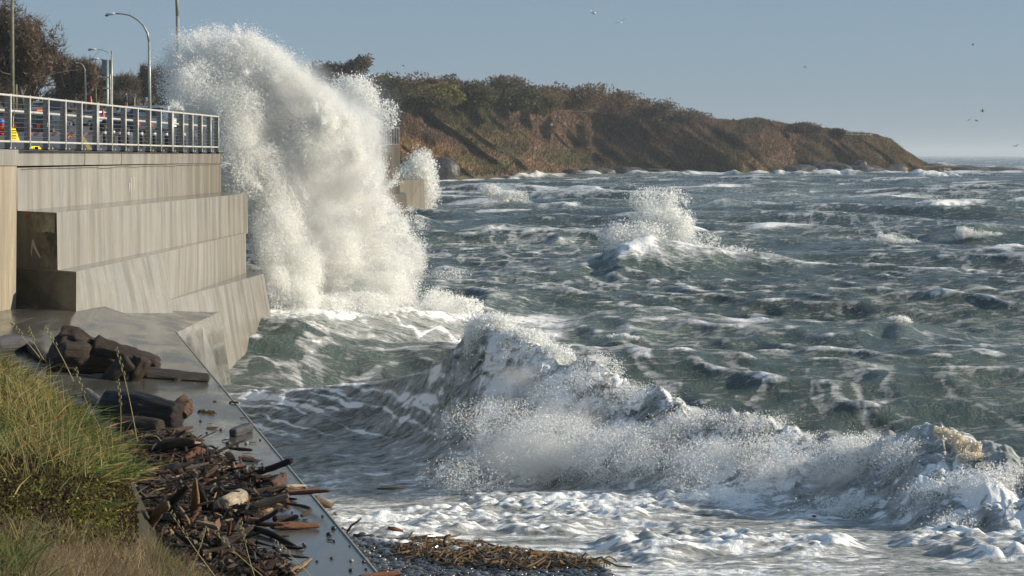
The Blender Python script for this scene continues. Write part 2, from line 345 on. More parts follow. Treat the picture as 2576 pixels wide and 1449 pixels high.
def solid(name, T, Bt, mat, parent=None, **k):  # T: top outline, Bt: bottom outline (same count) -> closed solid
    T = np.array(T, float); Bt = np.array(Bt, float); n = len(T); mb = MB()
    mb.add(np.concatenate([T, Bt]), [tuple(range(n)), tuple(range(2*n-1, n-1, -1))]+[(i, n+i, n+(i+1) % n, (i+1) % n) for i in range(n)])
    me = mb.me(name); return ob(name, me, mat, parent, **k)
YN = 41.2
seawall = empty("seawall", (-9.9, YN, 0)); tag(seawall, "stepped grey board-marked concrete seawall with ledges climbing from the water to the railing", "seawall")
def loc(P, par): return np.array(P, float)-np.array(par.location)
def sp(name, T, B, mat): return solid(name, loc(T, seawall), loc(B, seawall), mat, seawall)
xw = lambda Y: -10.24+(Y-YN)*.0563            # face of the upper wall
wt = CZ+.045
# upper wall (thick) with far return and near turned face
sp("upper_wall", [(xw(YN), YN, wt-.31), (xw(62), 62, wt-.30), (-13, 64, wt-.30), (-13, YN, wt-.30)],
   [(xw(YN)+.02, YN, 3.0), (xw(62)+.02, 62, 3.0), (-13, 64, 3.0), (-13, YN, 3.0)], M_con)
sp("wall_cap", [(-10.24, 36.0, wt+.08), (-9.74, 39.3, wt+.06), (xw(YN)+.03, YN, wt+.045), (xw(52)+.03, 52, wt+.01), (xw(62)+.03, 62, wt-.01), (-13, 64, wt), (-13, 36.5, wt+.06)],
   [(-10.24, 36.0, wt-.23), (-9.74, 39.3, wt-.255), (xw(YN)+.03, YN, wt-.27), (xw(52)+.03, 52, wt-.28), (xw(62)+.03, 62, wt-.297), (-13, 64, wt-.29), (-13, 36.5, wt-.22)], M_cap)
M_tan = m_concrete("smooth_tan_concrete", (.38, .33, .25))
sp("end_pier", [(-10.3, 36.0, wt-.235), (-9.77, 39.3, wt-.262), (-13, 41.1, wt-.275), (-13, 36.0, wt-.24)],
   [(-10.3, 36.0, 2.2), (-9.80, 39.3, 2.2), (-13, 41.1, 2.2), (-13, 36.0, 2.2)], M_tan)
# first step block
z1, z2, z3 = DZ(1.151), DZ(2.297), DZ(3.47)
sp("step_block", [(-9.10, 39.8, z1), (-7.92, 59.6, z1), (-9.3, 62.5, z1), (xw(YN)-.05, YN, z1)],
   [(-9.08, 39.8, z2-.05), (-7.90, 59.6, z2-.05), (-9.3, 62.5, z2-.05), (xw(YN)-.05, YN, z2-.05)], M_con)
sp("step_block", [(-8.58, 39.2, z2), (-8.25, 47.0, z2-.005), (-7.86, 58.8, z2), (-9.0, 62, z2), (-10.3, 41.1, z2)],
   [(-8.50, 38.8, 2.55), (-8.30, 47.0, 2.3), (-7.84, 58.8, 2.0), (-9.0, 62, 2.0), (-10.35, 41.0, 2.55)], M_con)
sp("step_block", [(-8.578, 39.2, z2-.003), (-8.247, 47.0, z2-.008), (-9.0, 47.4, z2-.008), (-9.2, 39.9, z2-.003)],
   [(-8.497, 38.8, 2.55), (-7.87, 46.6, 1.9), (-8.8, 47.4, 1.9), (-9.2, 39.9, 2.55)], M_con)
sp("step_block", [(-8.24, 47.0, z3-.004), (-7.26, 58.2, z3), (-8.4, 61, z3), (-9.0, 50, z3)],
   [(-7.45, 47.0, -1.2), (-6.62, 58.2, -1.2), (-8.4, 61, -1.2), (-9.0, 50, -1.2)], M_con)
# algae face and a sheet coloured dark for shade on the block ends
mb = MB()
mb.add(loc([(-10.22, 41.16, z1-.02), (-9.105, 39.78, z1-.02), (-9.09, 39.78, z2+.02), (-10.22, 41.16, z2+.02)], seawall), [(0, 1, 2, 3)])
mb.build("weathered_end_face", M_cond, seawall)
_a, _b = np.array((-10.22, 41.16, 0)), np.array((-9.105, 39.78, 0)); _q = [_a+(_b-_a)*u+np.array([-.006, -.008, z1+(z2-z1)*v]) for u, v in ((.03, .05), (.98, .05), (.98, .36), (.80, .34), (.60, .37), (.30, .33), (.08, .36))]
MB().add(loc(_q, seawall), [tuple(range(7))]).build("pale_patch", simple("patchy_concrete", (.30, .29, .21), .7, var=.65, sc=2.6), seawall)
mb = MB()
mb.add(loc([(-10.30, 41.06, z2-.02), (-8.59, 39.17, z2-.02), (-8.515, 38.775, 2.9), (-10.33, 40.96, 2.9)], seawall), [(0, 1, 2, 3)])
mb.build("dark_end_face", simple("wet_shaded_concrete", (.13, .125, .095), .35, var=.5, sc=1.2), seawall)  # dark colour paints in the shade on the lower block end
# wall construction seam (thin recess strip) and drips
def strip(pts, wdt, mat, name):
    mb = MB(); P = np.array(pts, float); 
    quadstrip(mb, loc(P+[0, 0, wdt/2], seawall), loc(P-[0, 0, wdt/2], seawall)); return mb.build(name, mat, seawall)
M_crk = simple("crack_dark", (.10, .085, .06), .9)
ys = np.linspace(41.4, 61.8, 120); strip([(xw(y)+.024+.0006*y*.3, y, wt-.335-.10*max(0, fbm(np.array([y*.8]), np.array([0.]), 3, 5)[0]-.5)*(1 if y > 47 else .3)) for y in ys], .012, M_crk, "crack")
for Y, a in ((49.6, .34), (46.2, .02)):
    mb = MB(); quadstrip(mb, loc([(xw(Y)+.04, Y, wt+.0), (xw(Y)+.04, Y+.05, wt-.12), (xw(Y)+.04, Y-.02, wt-.28)], seawall), loc([(xw(Y)+.04, Y+.04, wt+.0), (xw(Y)+.04, Y+.09, wt-.12), (xw(Y)+.04, Y+.02, wt-.28)], seawall))
    mb.build("crack", M_crk, seawall)
M_lime = simple("lime_stain", (.75, .72, .62), .8)
for Y, zz, ln in ((50.6, wt-.62, .55), (50.9, wt-.6, .35), (50.45, wt-.75, .2)):
    mb = MB(); quadstrip(mb, loc([(xw(Y)+.026, Y, zz), (xw(Y)+.026, Y+.03, zz-ln)], seawall), loc([(xw(Y)+.026, Y+.05, zz), (xw(Y)+.026, Y+.045, zz-ln)], seawall)); mb.build("lime_streak", M_lime, seawall)
def ef(u, v): a = np.array((-10.22, 41.16, 0)); b = np.array((-9.105, 39.78, 0)); p = a+(b-a)*u; return p+np.array([-.01, -.012, z1+(z2-z1)*v])
for pts in (((.40, .50), (.44, .50), (.48, .60), (.55, .70), (.62, .80), (.60, .82), (.50, .72), (.42, .62)), ((.40, .5), (.42, .5), (.41, .66), (.38, .74), (.40, .80), (.37, .78), (.36, .72))):
    MB().add(loc([ef(*p) for p in pts], seawall), [tuple(range(len(pts)))]).build("lime_streak", M_lime, seawall)
mb = MB(); mb.add(loc([ef(.18, .07), ef(.32, .06), ef(.30, .12), ef(.20, .13)], seawall), [(0, 1, 2, 3)]); mb.build("paint_smudge", simple("red_paint", (.5, .08, .06), .6), seawall)
# ------------------------------------------------------------------ sloping wet concrete ramp below the wall
def edge(Y):
    if Y <= 40: return np.interp(Y, [10, 17.7, 40], [.6, -1.16, -6.73]), np.interp(Y, [10, 17.7, 40], [3.8, 3.75, 3.57])
    return np.interp(Y, [40, 52.5], [-6.73, -7.68]), np.interp(Y, [40, 52.5], [3.57, 4.12])
def inner(Y):
    if Y < 41: return -12.5, np.interp(Y, [10, 30, 41], [3.0, 2.9, 3.02])
    t = (Y-39.0); return -8.75+.07*t, 3.02+.0815*t
def ramp_pt(Y, u):
    xe, de = edge(Y); xi, di = inner(Y); 
    if Y < 41:
        xm, dm = -8.6, 3.02+.15*sst(41, 30, Y)
        if u < .3: return (xi+(xm-xi)*u/.3, Y, CZ-(di+(dm-di)*u/.3))
        v = (u-.3)/.7; return (xm+(xe-xm)*v, Y, CZ-(dm+(de-dm)*v**.9))
    return (xi+(xe-xi)*u, Y, CZ-(di+(de-di)*u))
def ramp_z(X, Y):
    xe, de = edge(Y); 
    if X <= -8.6 or Y >= 41: return CZ-3.05
    v = min(1, max(0, (X+8.6)/(xe+8.6))); return CZ-((3.02+.15*sst(41, 30, Y))*(1-v**.9)+de*v**.9)
def on_ramp(px, py):                           # where the view ray of a photo pixel meets the ramp
    lo, hi = 12.0, 41.0
    for _ in range(40):
        m = (lo+hi)/2; p = W(px, py, m)
        if p[2] > ramp_z(p[0], m): lo = m
        else: hi = m
    return W(px, py, lo)
ys = list(np.linspace(10, 40.95, 60))+list(np.linspace(41.0, 52.5, 12)); us = np.linspace(0, 1, 21)
V = np.array([ramp_pt(y, u) for y in ys for u in us]); k = len(us)
Fq = [(i*k+j, i*k+j+1, (i+1)*k+j+1, (i+1)*k+j) for i in range(len(ys)-1) for j in range(k-1)]
ramp = ob("ramp", me_np("ramp", V, np.array(Fq), smooth=True), M_wet, kind="structure")
mb = MB(); M_lit_kerb = simple("lit_kerb_concrete", (.20, .20, .17), .5, sc=9)  # lighter tone paints the thin lit line along the ramp edge
E = np.array([(*[edge(y)[0], y], CZ-edge(y)[1]) for y in ys if y <= 40.01]+[(-6.73, 40.0, CZ-3.57)])
def sec(P, a, b): return P+np.array([a, 0, b])
quadstrip(mb, sec(E, -.03, .002), sec(E, -.022, .016)); quadstrip(mb, sec(E, -.022, .016), sec(E, .0, .01)); quadstrip(mb, sec(E, .0, .01), sec(E, .06, -4))
mb.build("ramp_edge", M_lit_kerb, kind="structure")
mb = MB(); T = np.array([(-6.73, 40, CZ-3.565), (-7.2, 46.2, CZ-3.84), (-7.70, 52.6, CZ-4.12)]); B = np.array([(-6.45, 40, -.8), (-6.55, 44, -.8), (-6.62, 48.2, -.8)])
quadstrip(mb, T, B); Bk = B+[-1.5, 0, 0]; quadstrip(mb, T+[-.05, .02, 0], Bk)
mb.build("ramp_flank", m_wet("running_wet_concrete", (.22, .21, .18)), kind="structure")
# far bastions of the wall
def bastion(label, T, B, mat=M_con):
    o = solid("seawall_bastion", T, B, mat); tag(o, label, "seawall"); return o
def P3(px, py, Y): return tuple(W(px, py, Y))
Yb = 128.0; xr = (1006-1288)/F*Yb
b1 = bastion("far concrete wall pier topped by a slatted railing beside the splash", [(xr, Yb, 6.48), (xr-3.6, Yb-2, 6.48), (xr-6, Yb+8, 6.48), (xr-.5, Yb+8, 6.48)],
   [(xr+.02, Yb, -1), (xr-3.6, Yb-2, -1), (xr-6, Yb+8, -1), (xr-.5, Yb+8, -1)])
bastion("short battered concrete step block at the foot of the far wall pier", [(W(1022, 487, 124)[0], 124, W(0, 487, 124)[2]), (W(1000, 487, 124)[0]-1, 123, 3.55), (W(1000, 487, 124)[0]-1, 130, 3.6), (W(1015, 487, 128)[0], 128, 3.6)],
   [(W(1030, 640, 124)[0], 124, -1), (W(1003, 487, 124)[0]-1, 123, -1), (W(1000, 487, 124)[0]-1, 130, -1), (W(1025, 487, 128)[0], 128, -1)])
bastion("pale distant wall block half veiled by spray right of the far pier", [(W(1066, 0, 210)[0], 210, 3.4), (W(1000, 0, 208)[0], 206, 3.4), (W(990, 0, 208)[0], 220, 3.4), (W(1060, 0, 218)[0], 218, 3.4)],
   [(W(1071, 0, 210)[0], 210, -1), (W(1000, 0, 208)[0], 206, -1), (W(990, 0, 208)[0], 220, -1), (W(1066, 0, 218)[0], 218, -1)])
# ------------------------------------------------------------------ headland
HP = [300, 420, 640, 700, 780, 900, 1000, 1100, 1250, 1400, 1500, 1600, 1700, 1790, 1850, 1900, 1960, 2010, 2050, 2110, 2140, 2200, 2240, 2270, 2300, 2335, 2360]
HR = [262, 250, 200, 200, 205, 225, 232, 235, 242, 252, 256, 268, 285, 303, 309, 300, 312, 318, 322, 332, 337, 341, 352, 378, 398, 417, 424]     # ridge ground line (py)
HL = [300, 300, 300, 290, 270, 262, 262, 258, 262, 277, 283, 292, 298, 306, 311, 304, 318, 322, 328, 336, 339, 344, 356, 383, 401, 419, 425]      # cliff brow (py)
HB = [440, 440, 440, 440, 436, 432, 424, 424, 426, 431, 433, 435, 436, 436, 436, 436, 436, 436, 436, 434, 433, 431, 430, 428, 426, 424, 426]
HY = [430, 430, 430, 430, 430, 430, 435, 450, 490, 545, 572, 577, 580, 583, 586, 592, 604, 620, 624, 630, 633, 640, 644, 648, 650, 655, 660]
nc, nb, nr2 = 800, 130, 60
pc = np.linspace(300, 2360, nc); t1 = np.linspace(0, 1, nb); t2 = np.linspace(0, 1, nr2)[1:]
bump_r = lambda p: 3.5*(fbm(p/23, 0*p, 4, 301)-.5)
Yb = np.interp(pc, HP, HY); pl = np.interp(pc, HP, HL)+.6*bump_r(pc); pr = np.minimum(np.interp(pc, HP, HR)+bump_r(pc)*.6, pl-.5)
pb = np.interp(pc, HP, HB)
T, PC = np.meshgrid(t1, pc, indexing='ij'); YB = np.interp(PC, HP, HY)
brow_d = 17+8*np.interp(PC, [600, 1300, 1500, 2360], [1, 1, .3, .1])
zb = -1.5; zl = CZ-(pl-390)/F*(Yb+brow_d[0])
s1 = T**.9; Yc = YB+brow_d*T**1.25; Zc = zb+(zl[None, :]-zb)*s1
Xc = (PC-1288)/F*Yc
gl = fbm((Xc*1.0+Zc*1.25)/7.5+.6*fbm(Xc/20, Zc/9, 2, 310), Zc/34, 3, 311, .5)    # diagonal gullies sweeping down to the right
gl2 = 1-np.abs(2*fbm((Xc+Zc*1.1)/6.0, Zc/22, 2, 314)-1)
win = np.sin(np.pi*np.clip(T, 0, 1))**.5*np.interp(PC, [640, 1300, 1500, 1600, 2360], [1, 1, .7, .45, .3])
Yc = Yc+win*((gl-.5)*-33+(gl2-.7)*-9)+win*2.2*(fbm(Xc/3, Zc/3, 4, 312)-.5)*2
big = np.interp(PC, [1330, 1430, 1500, 1700, 1860, 1940, 2000, 2060, 2120, 2200, 2360], [0, 14, 15, 2, -14, -12, 3, -3, 2, -6, -9]); Yc = Yc+big*np.sin(np.pi*T)**.7
Xc = (PC-1288)/F*(YB+brow_d*T**1.25)
T2, PC2 = np.meshgrid(t2, pc, indexing='ij'); Y0 = (Yb+brow_d[0])[None, :]
Y2 = Y0+T2*np.interp(PC2, [640, 1500, 1900, 2360], [90, 90, 25, 14]); py2 = pl[None, :]+(pr-pl)[None, :]*T2**.8
X2 = (PC2-1288)/F*Y2; Z2 = CZ-(py2-390)/F*Y2+.9*(fbm(X2/5, Y2/6, 3, 313)-.5)*sst(0, .3, T2)*1.5
X3 = X2[-1:]*1.1; Y3 = Y2[-1:]+60; Z3 = X3*0-3
HV = np.stack([np.concatenate([Xc, X2, X3]), np.concatenate([Yc, Y2, Y3]), np.concatenate([Zc, Z2, Z3])], -1)
nrw = HV.shape[0]; _i = np.arange(nrw*nc).reshape(nrw, nc)
HF = np.stack([_i[:-1, :-1], _i[:-1, 1:], _i[1:, 1:], _i[1:, :-1]], -1).reshape(-1, 4)
def hcol(X, Z, P, seed=320):
    n = fbm(X/9, Z/5, 4, seed); m = fbm(X/22, Z/7, 3, seed+5); q = fbm(X/2.2, Z/2.2, 3, seed+9)
    br = np.array([.165, .112, .078]); ol = np.array([.100, .090, .050]); tan = np.array([.30, .195, .105]); gr = np.array([.12, .115, .05])
    c = br[None]*(.6+.8*q[:, None])
    k = sst(.50, .60, n)[:, None]; c = c*(1-k)+ol*(.6+.8*q[:, None])*k
    low = sst(11, 3.5, Z); k = (sst(.50, .62, m)*sst(14, 8, Z)*(.35+.65*sst(1250, 1100, P)+.5*sst(1950, 2100, P)))[:, None]; c = c*(1-k)+tan*(.6+.8*q[:, None])*k
    k = (sst(.52, .64, fbm(X/14, Z/4, 3, seed+20))*low*.8)[:, None]; c = c*(1-k)+gr*(.6+.8*q[:, None])*k
    k = (sst(2100, 2180, P)*.6)[:, None]; c = c*(1-k)+np.array([.17, .125, .055])*(.5+1.0*q[:, None])*k
    return c
HVf = HV.reshape(-1, 3); PF = np.concatenate([PC, PC2, PC2[-1:]]).ravel()
cc = hcol(HVf[:, 0], HVf[:, 2], PF)
def m_vcol(name, rough=.9, tr=0.0, ns=0):
    t = NT(name); c = t.attr("col", "Color")
    if ns: c = t.mix(t.ramp(t.noise(t.coord(), ns, 4, .7), [(.3, 0.0), (.7, 1.0)]), c, t.mix(1.0, c, (.45, .45, .45), 'MULTIPLY'))
    t.l(c, t.b.inputs["Base Color"]); t.b.inputs["Roughness"].default_value = rough; t.b.inputs["Specular IOR Level"].default_value = .2
    if tr:
        b = t.n("BsdfTranslucent"); t.l(c, b.inputs[0]); mx = t.n("MixShader"); mx.inputs[0].default_value = tr
        t.l(t.b.outputs[0], mx.inputs[1]); t.l(b.outputs[0], mx.inputs[2]); t.l(mx.outputs[0], t.out.inputs[0])
    return t.m
M_land = m_vcol("scrub_soil", .95, 0, .9); M_leaf = m_vcol("leaves", .8, .35); M_twig = m_vcol("twigs", .9, .15)
headland = ob("headland", me_np("headland", HVf, HF, {"col": cc}, smooth=True), M_land, kind="structure")
# leaf-card scatter: V centre points, size, colours
def leaves(P, size, col, up=None, ar=.5):
    n = len(P); r = np.random.default_rng(n+3)
    a = r.normal(size=(n, 3)); 
    if up is not None: a = a*.5+np.array(up)
    a /= np.linalg.norm(a, axis=1)[:, None]; b = np.cross(a, r.normal(size=(n, 3))); b /= np.linalg.norm(b, axis=1)[:, None]
    s = (np.broadcast_to(size, (n,))*(.6+.8*r.random(n)))[:, None]
    V = np.stack([P-b*s*ar, P+b*s*ar, P+a*s*1.6], 1).reshape(-1, 3)
    return V, np.arange(3*n).reshape(-1, 3), np.repeat(np.clip(col*(.6+.8*r.random((n, 1))), 0, 1), 3, 0)
# scrub cover of the whole slope: one uncountable mass
rr = np.random.default_rng(5); n = 150000
gi = rr.random(n)*(nrw-3); gj = rr.random(n)*(nc-2); i0 = gi.astype(int); j0 = gj.astype(int)
fi = (gi-i0)[:, None]; fj = (gj-j0)[:, None]
PP = (HV[i0, j0]*(1-fi)+HV[i0+1, j0]*fi)*(1-fj)+(HV[i0, j0+1]*(1-fi)+HV[i0+1, j0+1]*fi)*fj
pxl = PP[:, 0]/PP[:, 1]*F+1288; ok = PP[:, 2] > .8; PP, pxl = PP[ok], pxl[ok]
V, Fc, cl = leaves(PP, .50, hcol(PP[:, 0], PP[:, 2], pxl)*1.05, up=(0, -.2, 1.1), ar=.35)
ob("scrub", me_np("scrub", V, Fc, {"col": cl}), M_leaf, label="brown and olive scrub covering the headland cliff", cat="scrub", kind="stuff")
# individual bushes and trees on the headland: (px, top py, base py, width px, Y offset, colour, windswept, label)
def crown_pts(n, c, rad, seed, lean=0.0, hollow=.55, blobs=9):
    r = np.random.default_rng(seed); ct = []
    for b in range(blobs):
        q = r.normal(size=3); q /= np.linalg.norm(q); q[2] = q[2]*.75-.05; ct.append((q*(.25+.45*r.random()), .32+.25*r.random()))
    k = r.integers(0, blobs, n); q = r.normal(size=(n, 3)); q /= np.linalg.norm(q, axis=1)[:, None]
    q *= (hollow+(1-hollow)*r.random(n)**.6)[:, None]
    P = np.array([ct[i][0] for i in range(blobs)])[k]+q*np.array([ct[i][1] for i in range(blobs)])[k][:, None]
    P[:, 0] += lean*P[:, 2]; P = P*np.array(rad); return P+np.array(c)
def bush(px, top, base, wd, Y, col, n, label, name="bush", cat="bush", group="bushes and trees along the headland top", lean=.15, leaf=.45, trunk=True, up=None, seed=None, blobs=9):
    seed = seed or int(px*7+top); s = Y/F; c0 = W(px, base, Y); h = (base-top)*s; wx = wd*s/2
    root = empty(name, tuple(c0)); tag(root, label, cat, group)
    P = crown_pts(int(n*1.5), (0, 0, h*.36), (wx*1.45, wx*1.0, h*.62), seed, lean, .15, blobs*2); P = P[P[:, 2] > -.3]
    nn = fbm3(P*1.1+seed, 2, seed % 97); V, Fc, cl = leaves(P, leaf, np.array(col)[None]*(.55+.9*nn[:, None]), up)
    ob("crown", me_np("crown", V, Fc, {"col": cl}), M_leaf, root)
    if trunk:
        r = np.random.default_rng(seed); mb = MB(); rt = max(.10, wx*.05)
        for k in range(6):
            a = r.random()*6.28; e = np.array([math.cos(a)*wx*.6+lean*h*.7, math.sin(a)*wx*.5, h*(.55+.3*r.random())])
            mb.tube([(0, 0, -.8), (e[0]*.15, e[1]*.15, h*.22), e*.5, e*.75], [rt, rt*.8, rt*.45, rt*.15], 5)
        mb.build("trunk", simple_bark, root)
    return root
simple_bark = simple("grey_bark", (.09, .075, .06), .95, sc=4)
BR, OL, DK, YG, GB = (.17, .115, .072), (.145, .125, .056), (.100, .095, .052), (.21, .19, .065), (.155, .125, .095)
HB_ = [(890,122,196,70,470,GB,2600,"tall windswept tree leaning on the headland skyline beside the splash",.5),(840,142,205,60,470,DK,1500,"dark gnarled low tree left of the tall windswept tree",.2),
 (790,150,215,90,480,GB,2200,"bare brown thicket just right of the splash top",.2),(960,166,230,110,470,OL,3200,"olive round bush right of the tall windswept tree",.1),(920,185,262,110,458,OL,3000,"broad olive shrub low behind the splash edge",.1),
 (1010,205,262,110,455,DK,2800,"dull green shrub on the cliff brow left of the yellow one",.1),(1050,172,240,120,475,BR,3000,"russet thicket on the skyline behind the yellow green shrub",.15),
 (1095,196,255,110,462,YG,3200,"yellow green shrub brighter than its neighbours on the brow",.1),(1060,222,262,120,450,DK,2200,"dark hollow of scrub under the yellow green shrub",0),
 (1150,175,235,110,490,GB,3000,"grey leafless thicket above the dark mound",.15),(1190,192,262,110,478,DK,3200,"dark rounded bush left of centre on the cliff brow",.05),(1270,178,235,130,505,GB,3200,"long grey brown thicket on the ridge crest",.15),
 (1290,196,265,120,490,DK,3400,"broad dark olive bush near the middle of the ridge",.05),(1370,190,250,140,520,BR,3400,"reddish brown thicket on the ridge right of the dark olive bush",.15),(1370,222,276,100,505,OL,2400,"olive bush where the brow path begins",.1),
 (1470,205,262,140,540,BR,3200,"brown thicket starting the long downhill ridge",.2),(1560,222,275,120,560,BR,2600,"brown scrub mound halfway down the ridge",.2),(1545,218,262,40,560,OL,700,"small pointed bush poking above the ridge",.3),
 (1640,243,290,110,585,GB,2400,"scrub mound with a feathery top on the lower ridge",.2),(1700,255,298,100,600,GB,2200,"feathery bush at the end of the long ridge",.2),(1745,272,303,70,605,BR,1200,"last low bush before the notch with the walker",.2),
 (1900,291,326,90,612,(.13,.07,.05),2400,"reddish mound of scrub right of the walker",.1),(2022,303,326,90,618,(.10,.08,.05),1600,"low domed bush on the point left of the small ball shaped one",.2),(2108,317,337,34,625,(.075,.05,.04),900,"small dark ball shaped bush near the point",0),
 (665,116,150,34,400,DK,500,"tip of a dark tree showing above the splash",.1)]
for (px, tp, bs, wd, Y, col, n, lb, ln) in HB_:
    bush(px, tp, bs+10, wd, Y, col, n, lb, lean=ln, leaf=.42 if n > 1000 else .5, name="tree" if "tree" in lb else "bush", cat="tree" if "tree" in lb else "bush")
# rocks at the cliff foot
M_rock = simple("dark_shore_rock", (.065, .06, .055), .45, var=.6, sc=.7, bump=.6)
def rock(px, py_top, py_base, wd, Y, label, depth=None, mat=None, name="rock", group="rocks along the headland foot"):
    s = Y/F; h = (py_base-py_top)*s*1.35; wx = wd*s/2; n = 18; m = 26; V = []; sd = int(px+py_top*3)
    for i in range(n+1):
        a = math.pi*i/n
        for j in range(m):
            b = 2*math.pi*j/m; V.append((math.sin(a)*math.cos(b), math.sin(a)*math.sin(b), math.cos(a)))
    V = np.array(V); d = fbm3(V*1.6+sd, 4, sd % 91, .6); V = V*(.62+.75*d[:, None]); V[:, 2] = np.sign(V[:, 2])*np.abs(V[:, 2])**.8
    V = V*np.array([wx, depth or wx*.6, h]); Fc = [(i*m+j, (i+1)*m+j, (i+1)*m+(j+1) % m, i*m+(j+1) % m) for i in range(n) for j in range(m)]
    o = ob(name, me_np(name, V, np.array(Fc), smooth=False), mat or M_rock); o.location = tuple(W(px, py_base, Y)); return tag(o, label, "rock", group)
RK = [(1110,404,432,90,440,"dark rock outcrop beside the spray left of the cliff foot"),(1500,424,436,90,560,"low black rock above the floating log"),(1570,424,438,110,565,"broad flat black rock awash at the cliff foot"),(1440,428,437,50,555,"small rock left of the flat black rocks"),
      (1800,428,438,120,590,"long dark shore rock under the dark cliff"),(1890,424,438,110,600,"rounded brown rock where surf breaks"),(1990,420,437,150,610,"big smooth grey rock below the point"),(2090,416,436,120,620,"highest grey rock shelf below the point"),
      (2165,408,424,40,625,"small angular boulder sitting on the rock shelf"),(2170,420,437,120,625,"cracked rock with water streaming off it"),(2240,420,436,90,640,"rock ledge under the right end of the cliff"),(2350,418,434,100,660,"dark rock beyond the point with rusty drift logs on it"),
      (2430,421,434,140,670,"long low rock sloping to the sea right of the point"),(2510,424,435,160,680,"flat far rock reaching the right edge of the view"),(1650,428,438,90,575,"rock with thin surf over it left of the long shore rock"),(1730,429,438,80,580,"low rock between surf lines under the dark cliff")]
for a in RK: rock(*a)
def logp(px0, py0, px1, py1, Y, r, label, mat, name="drift_log", group=None, n=8):
    mb = MB(); a = W(px0, py0, Y); b = W(px1, py1, Y); mb.tube([a*0, (b-a)*.3+[0, 0, r*.2], (b-a)*.7, b-a], [r*.8, r, r*.95, r*.6], n)
    o = mb.build(name, mat); o.location = tuple(a); return tag(o, label, "log", group)
M_olog = simple("orange_wood", (.33, .17, .09), .8, sc=6); M_wlog = simple("bleached_wood", (.55, .48, .36), .8, sc=6)
logp(1487, 446, 1545, 446, 560, .35, "orange log floating in the surf off the cliff foot", M_olog)
for i, (a, b, c, d, lb) in enumerate([(2300,422,2350,421,"rusty drift log lying flat on the rocks at the point"),(2310,418,2340,424,"rusty drift log tilted down to the right at the point"),(2345,419,2420,420,"longest rusty drift log along the far rocks"),(2320,424,2365,417,"rusty drift log slanting up to the right at the point")]):
    logp(a, b, c, d, 652, .4, lb, M_olog, group="drift logs piled at the point")
# weathered fence on the point, walker, gulls
fr = empty("log_fence", tuple(W(2157, 340, 632))); tag(fr, "pale split rail fence on top of the point", "fence")
mb = MB()
for i, px in enumerate((2124, 2142, 2160, 2176, 2190)):
    MB().tube([(W(px, 341, 632)-W(2157, 340, 632)), (W(px, 331.5, 632)-W(2157, 340, 632))], .22, 6).build("post", M_wlog, fr)
for (a, b) in (((2120, 333), (2150, 332)), ((2148, 332), (2192, 335)), ((2124, 337.5), (2190, 339))):
    MB().tube([W(*a, 632)-W(2157, 340, 632), W(*b, 632)-W(2157, 340, 632)], .18, 6).build("rail", M_wlog, fr)
for k in (2166, 2168.6): MB().tube([W(k, 333, 632)-W(2157, 340, 632), W(k, 328.5, 632)-W(2157, 340, 632)], .13, 6).build("sign_post", M_wlog, fr)
M_coat = simple("navy_coat", (.03, .035, .06), .8); M_skin = simple("skin", (.5, .3, .22), .6); M_red = simple("red_hat", (.35, .07, .05), .7); M_jean = simple("dark_trousers", (.03, .03, .04), .8)
def person(loc_, h, label, coat, hat, facing=0.0, arms=((.27, .12), (.27, .12))):
    """skinned figure: joints -> one continuous body, clothing as children"""
    root = empty("person", loc_, facing); tag(root, label, "person"); k = h/1.75
    J = dict(p=(0, 0, .93), c=(0, 0, 1.25), n=(0, 0, 1.47), hd=(0, .01, 1.63), tp=(0, .01, 1.72), sl=(-.19, 0, 1.41), sr=(.19, 0, 1.41), el=(-.27, .03, 1.12), er=(.27, .03, 1.12), wl=(-.25, .12, .88), wr=(.25, .12, .88), hl=(-.24, .15, .79), hr=(.24, .15, .79),
             gl=(-.10, 0, .88), gr=(.10, 0, .88), kl=(-.12, .05, .48), kr=(.12, -.02, .48), al=(-.12, 0, .09), ar=(.12, -.06, .09), tl=(-.13, .17, .03), tr=(.13, .11, .03))
    RD = dict(p=.15, c=.16, n=.06, hd=.095, tp=.07, sl=.075, sr=.075, el=.05, er=.05, wl=.033, wr=.033, hl=.04, hr=.04, gl=.09, gr=.09, kl=.06, kr=.06, al=.045, ar=.045, tl=.035, tr=.035)
    E = "p-c c-n n-hd hd-tp c-sl sl-el el-wl wl-hl c-sr sr-er er-wr wr-hr p-gl gl-kl kl-al al-tl p-gr gr-kr kr-ar ar-tr".split()
    ks = list(J)
    me = bpy.data.meshes.new("body"); me.from_pydata([Vector(J[q])*k for q in ks], [tuple(ks.index(x) for x in e.split("-")) for e in E], [])
    b = ob("body", me, M_skin, root); sk = b.modifiers.new("skin", 'SKIN'); 
    for i, q in enumerate(ks): me.skin_vertices[0].data[i].radius = (RD[q]*k, RD[q]*k*(.75 if q in "pc" else 1)); 
    me.skin_vertices[0].data[0].use_root = True
    ss = b.modifiers.new("sub", 'SUBSURF'); ss.levels = ss.render_levels = 1
    mb = MB(); mb.tube([(0, 0, z*k) for z in (.78, .95, 1.25, 1.42, 1.50)], [.22*k, .21*k, .23*k, .17*k, .08*k], 12)
    for s in (-1, 1): mb.tube([np.array(p)*k for p in ((s*.17, 0, 1.42), (s*.28, .03, 1.12), (s*.26, .12, .90))], [.09*k, .075*k, .06*k], 8)
    mb.build("coat", coat, root, True)
    mb = MB()
    for s in (-1, 1): mb.tube([np.array(p)*k for p in ((s*.09, 0, .92), (s*.12, .02, .48), (s*.125, -.02, .08))], [.11*k, .085*k, .07*k], 8)
    mb.build("trousers", M_jean, root, True)
    mb = MB(); mb.tube([(0, .0, 1.66*k), (0, 0, 1.72*k), (0, 0, 1.77*k)], [.112*k, .105*k, .05*k], 10); mb.build("hat", hat, root, True)
    return root
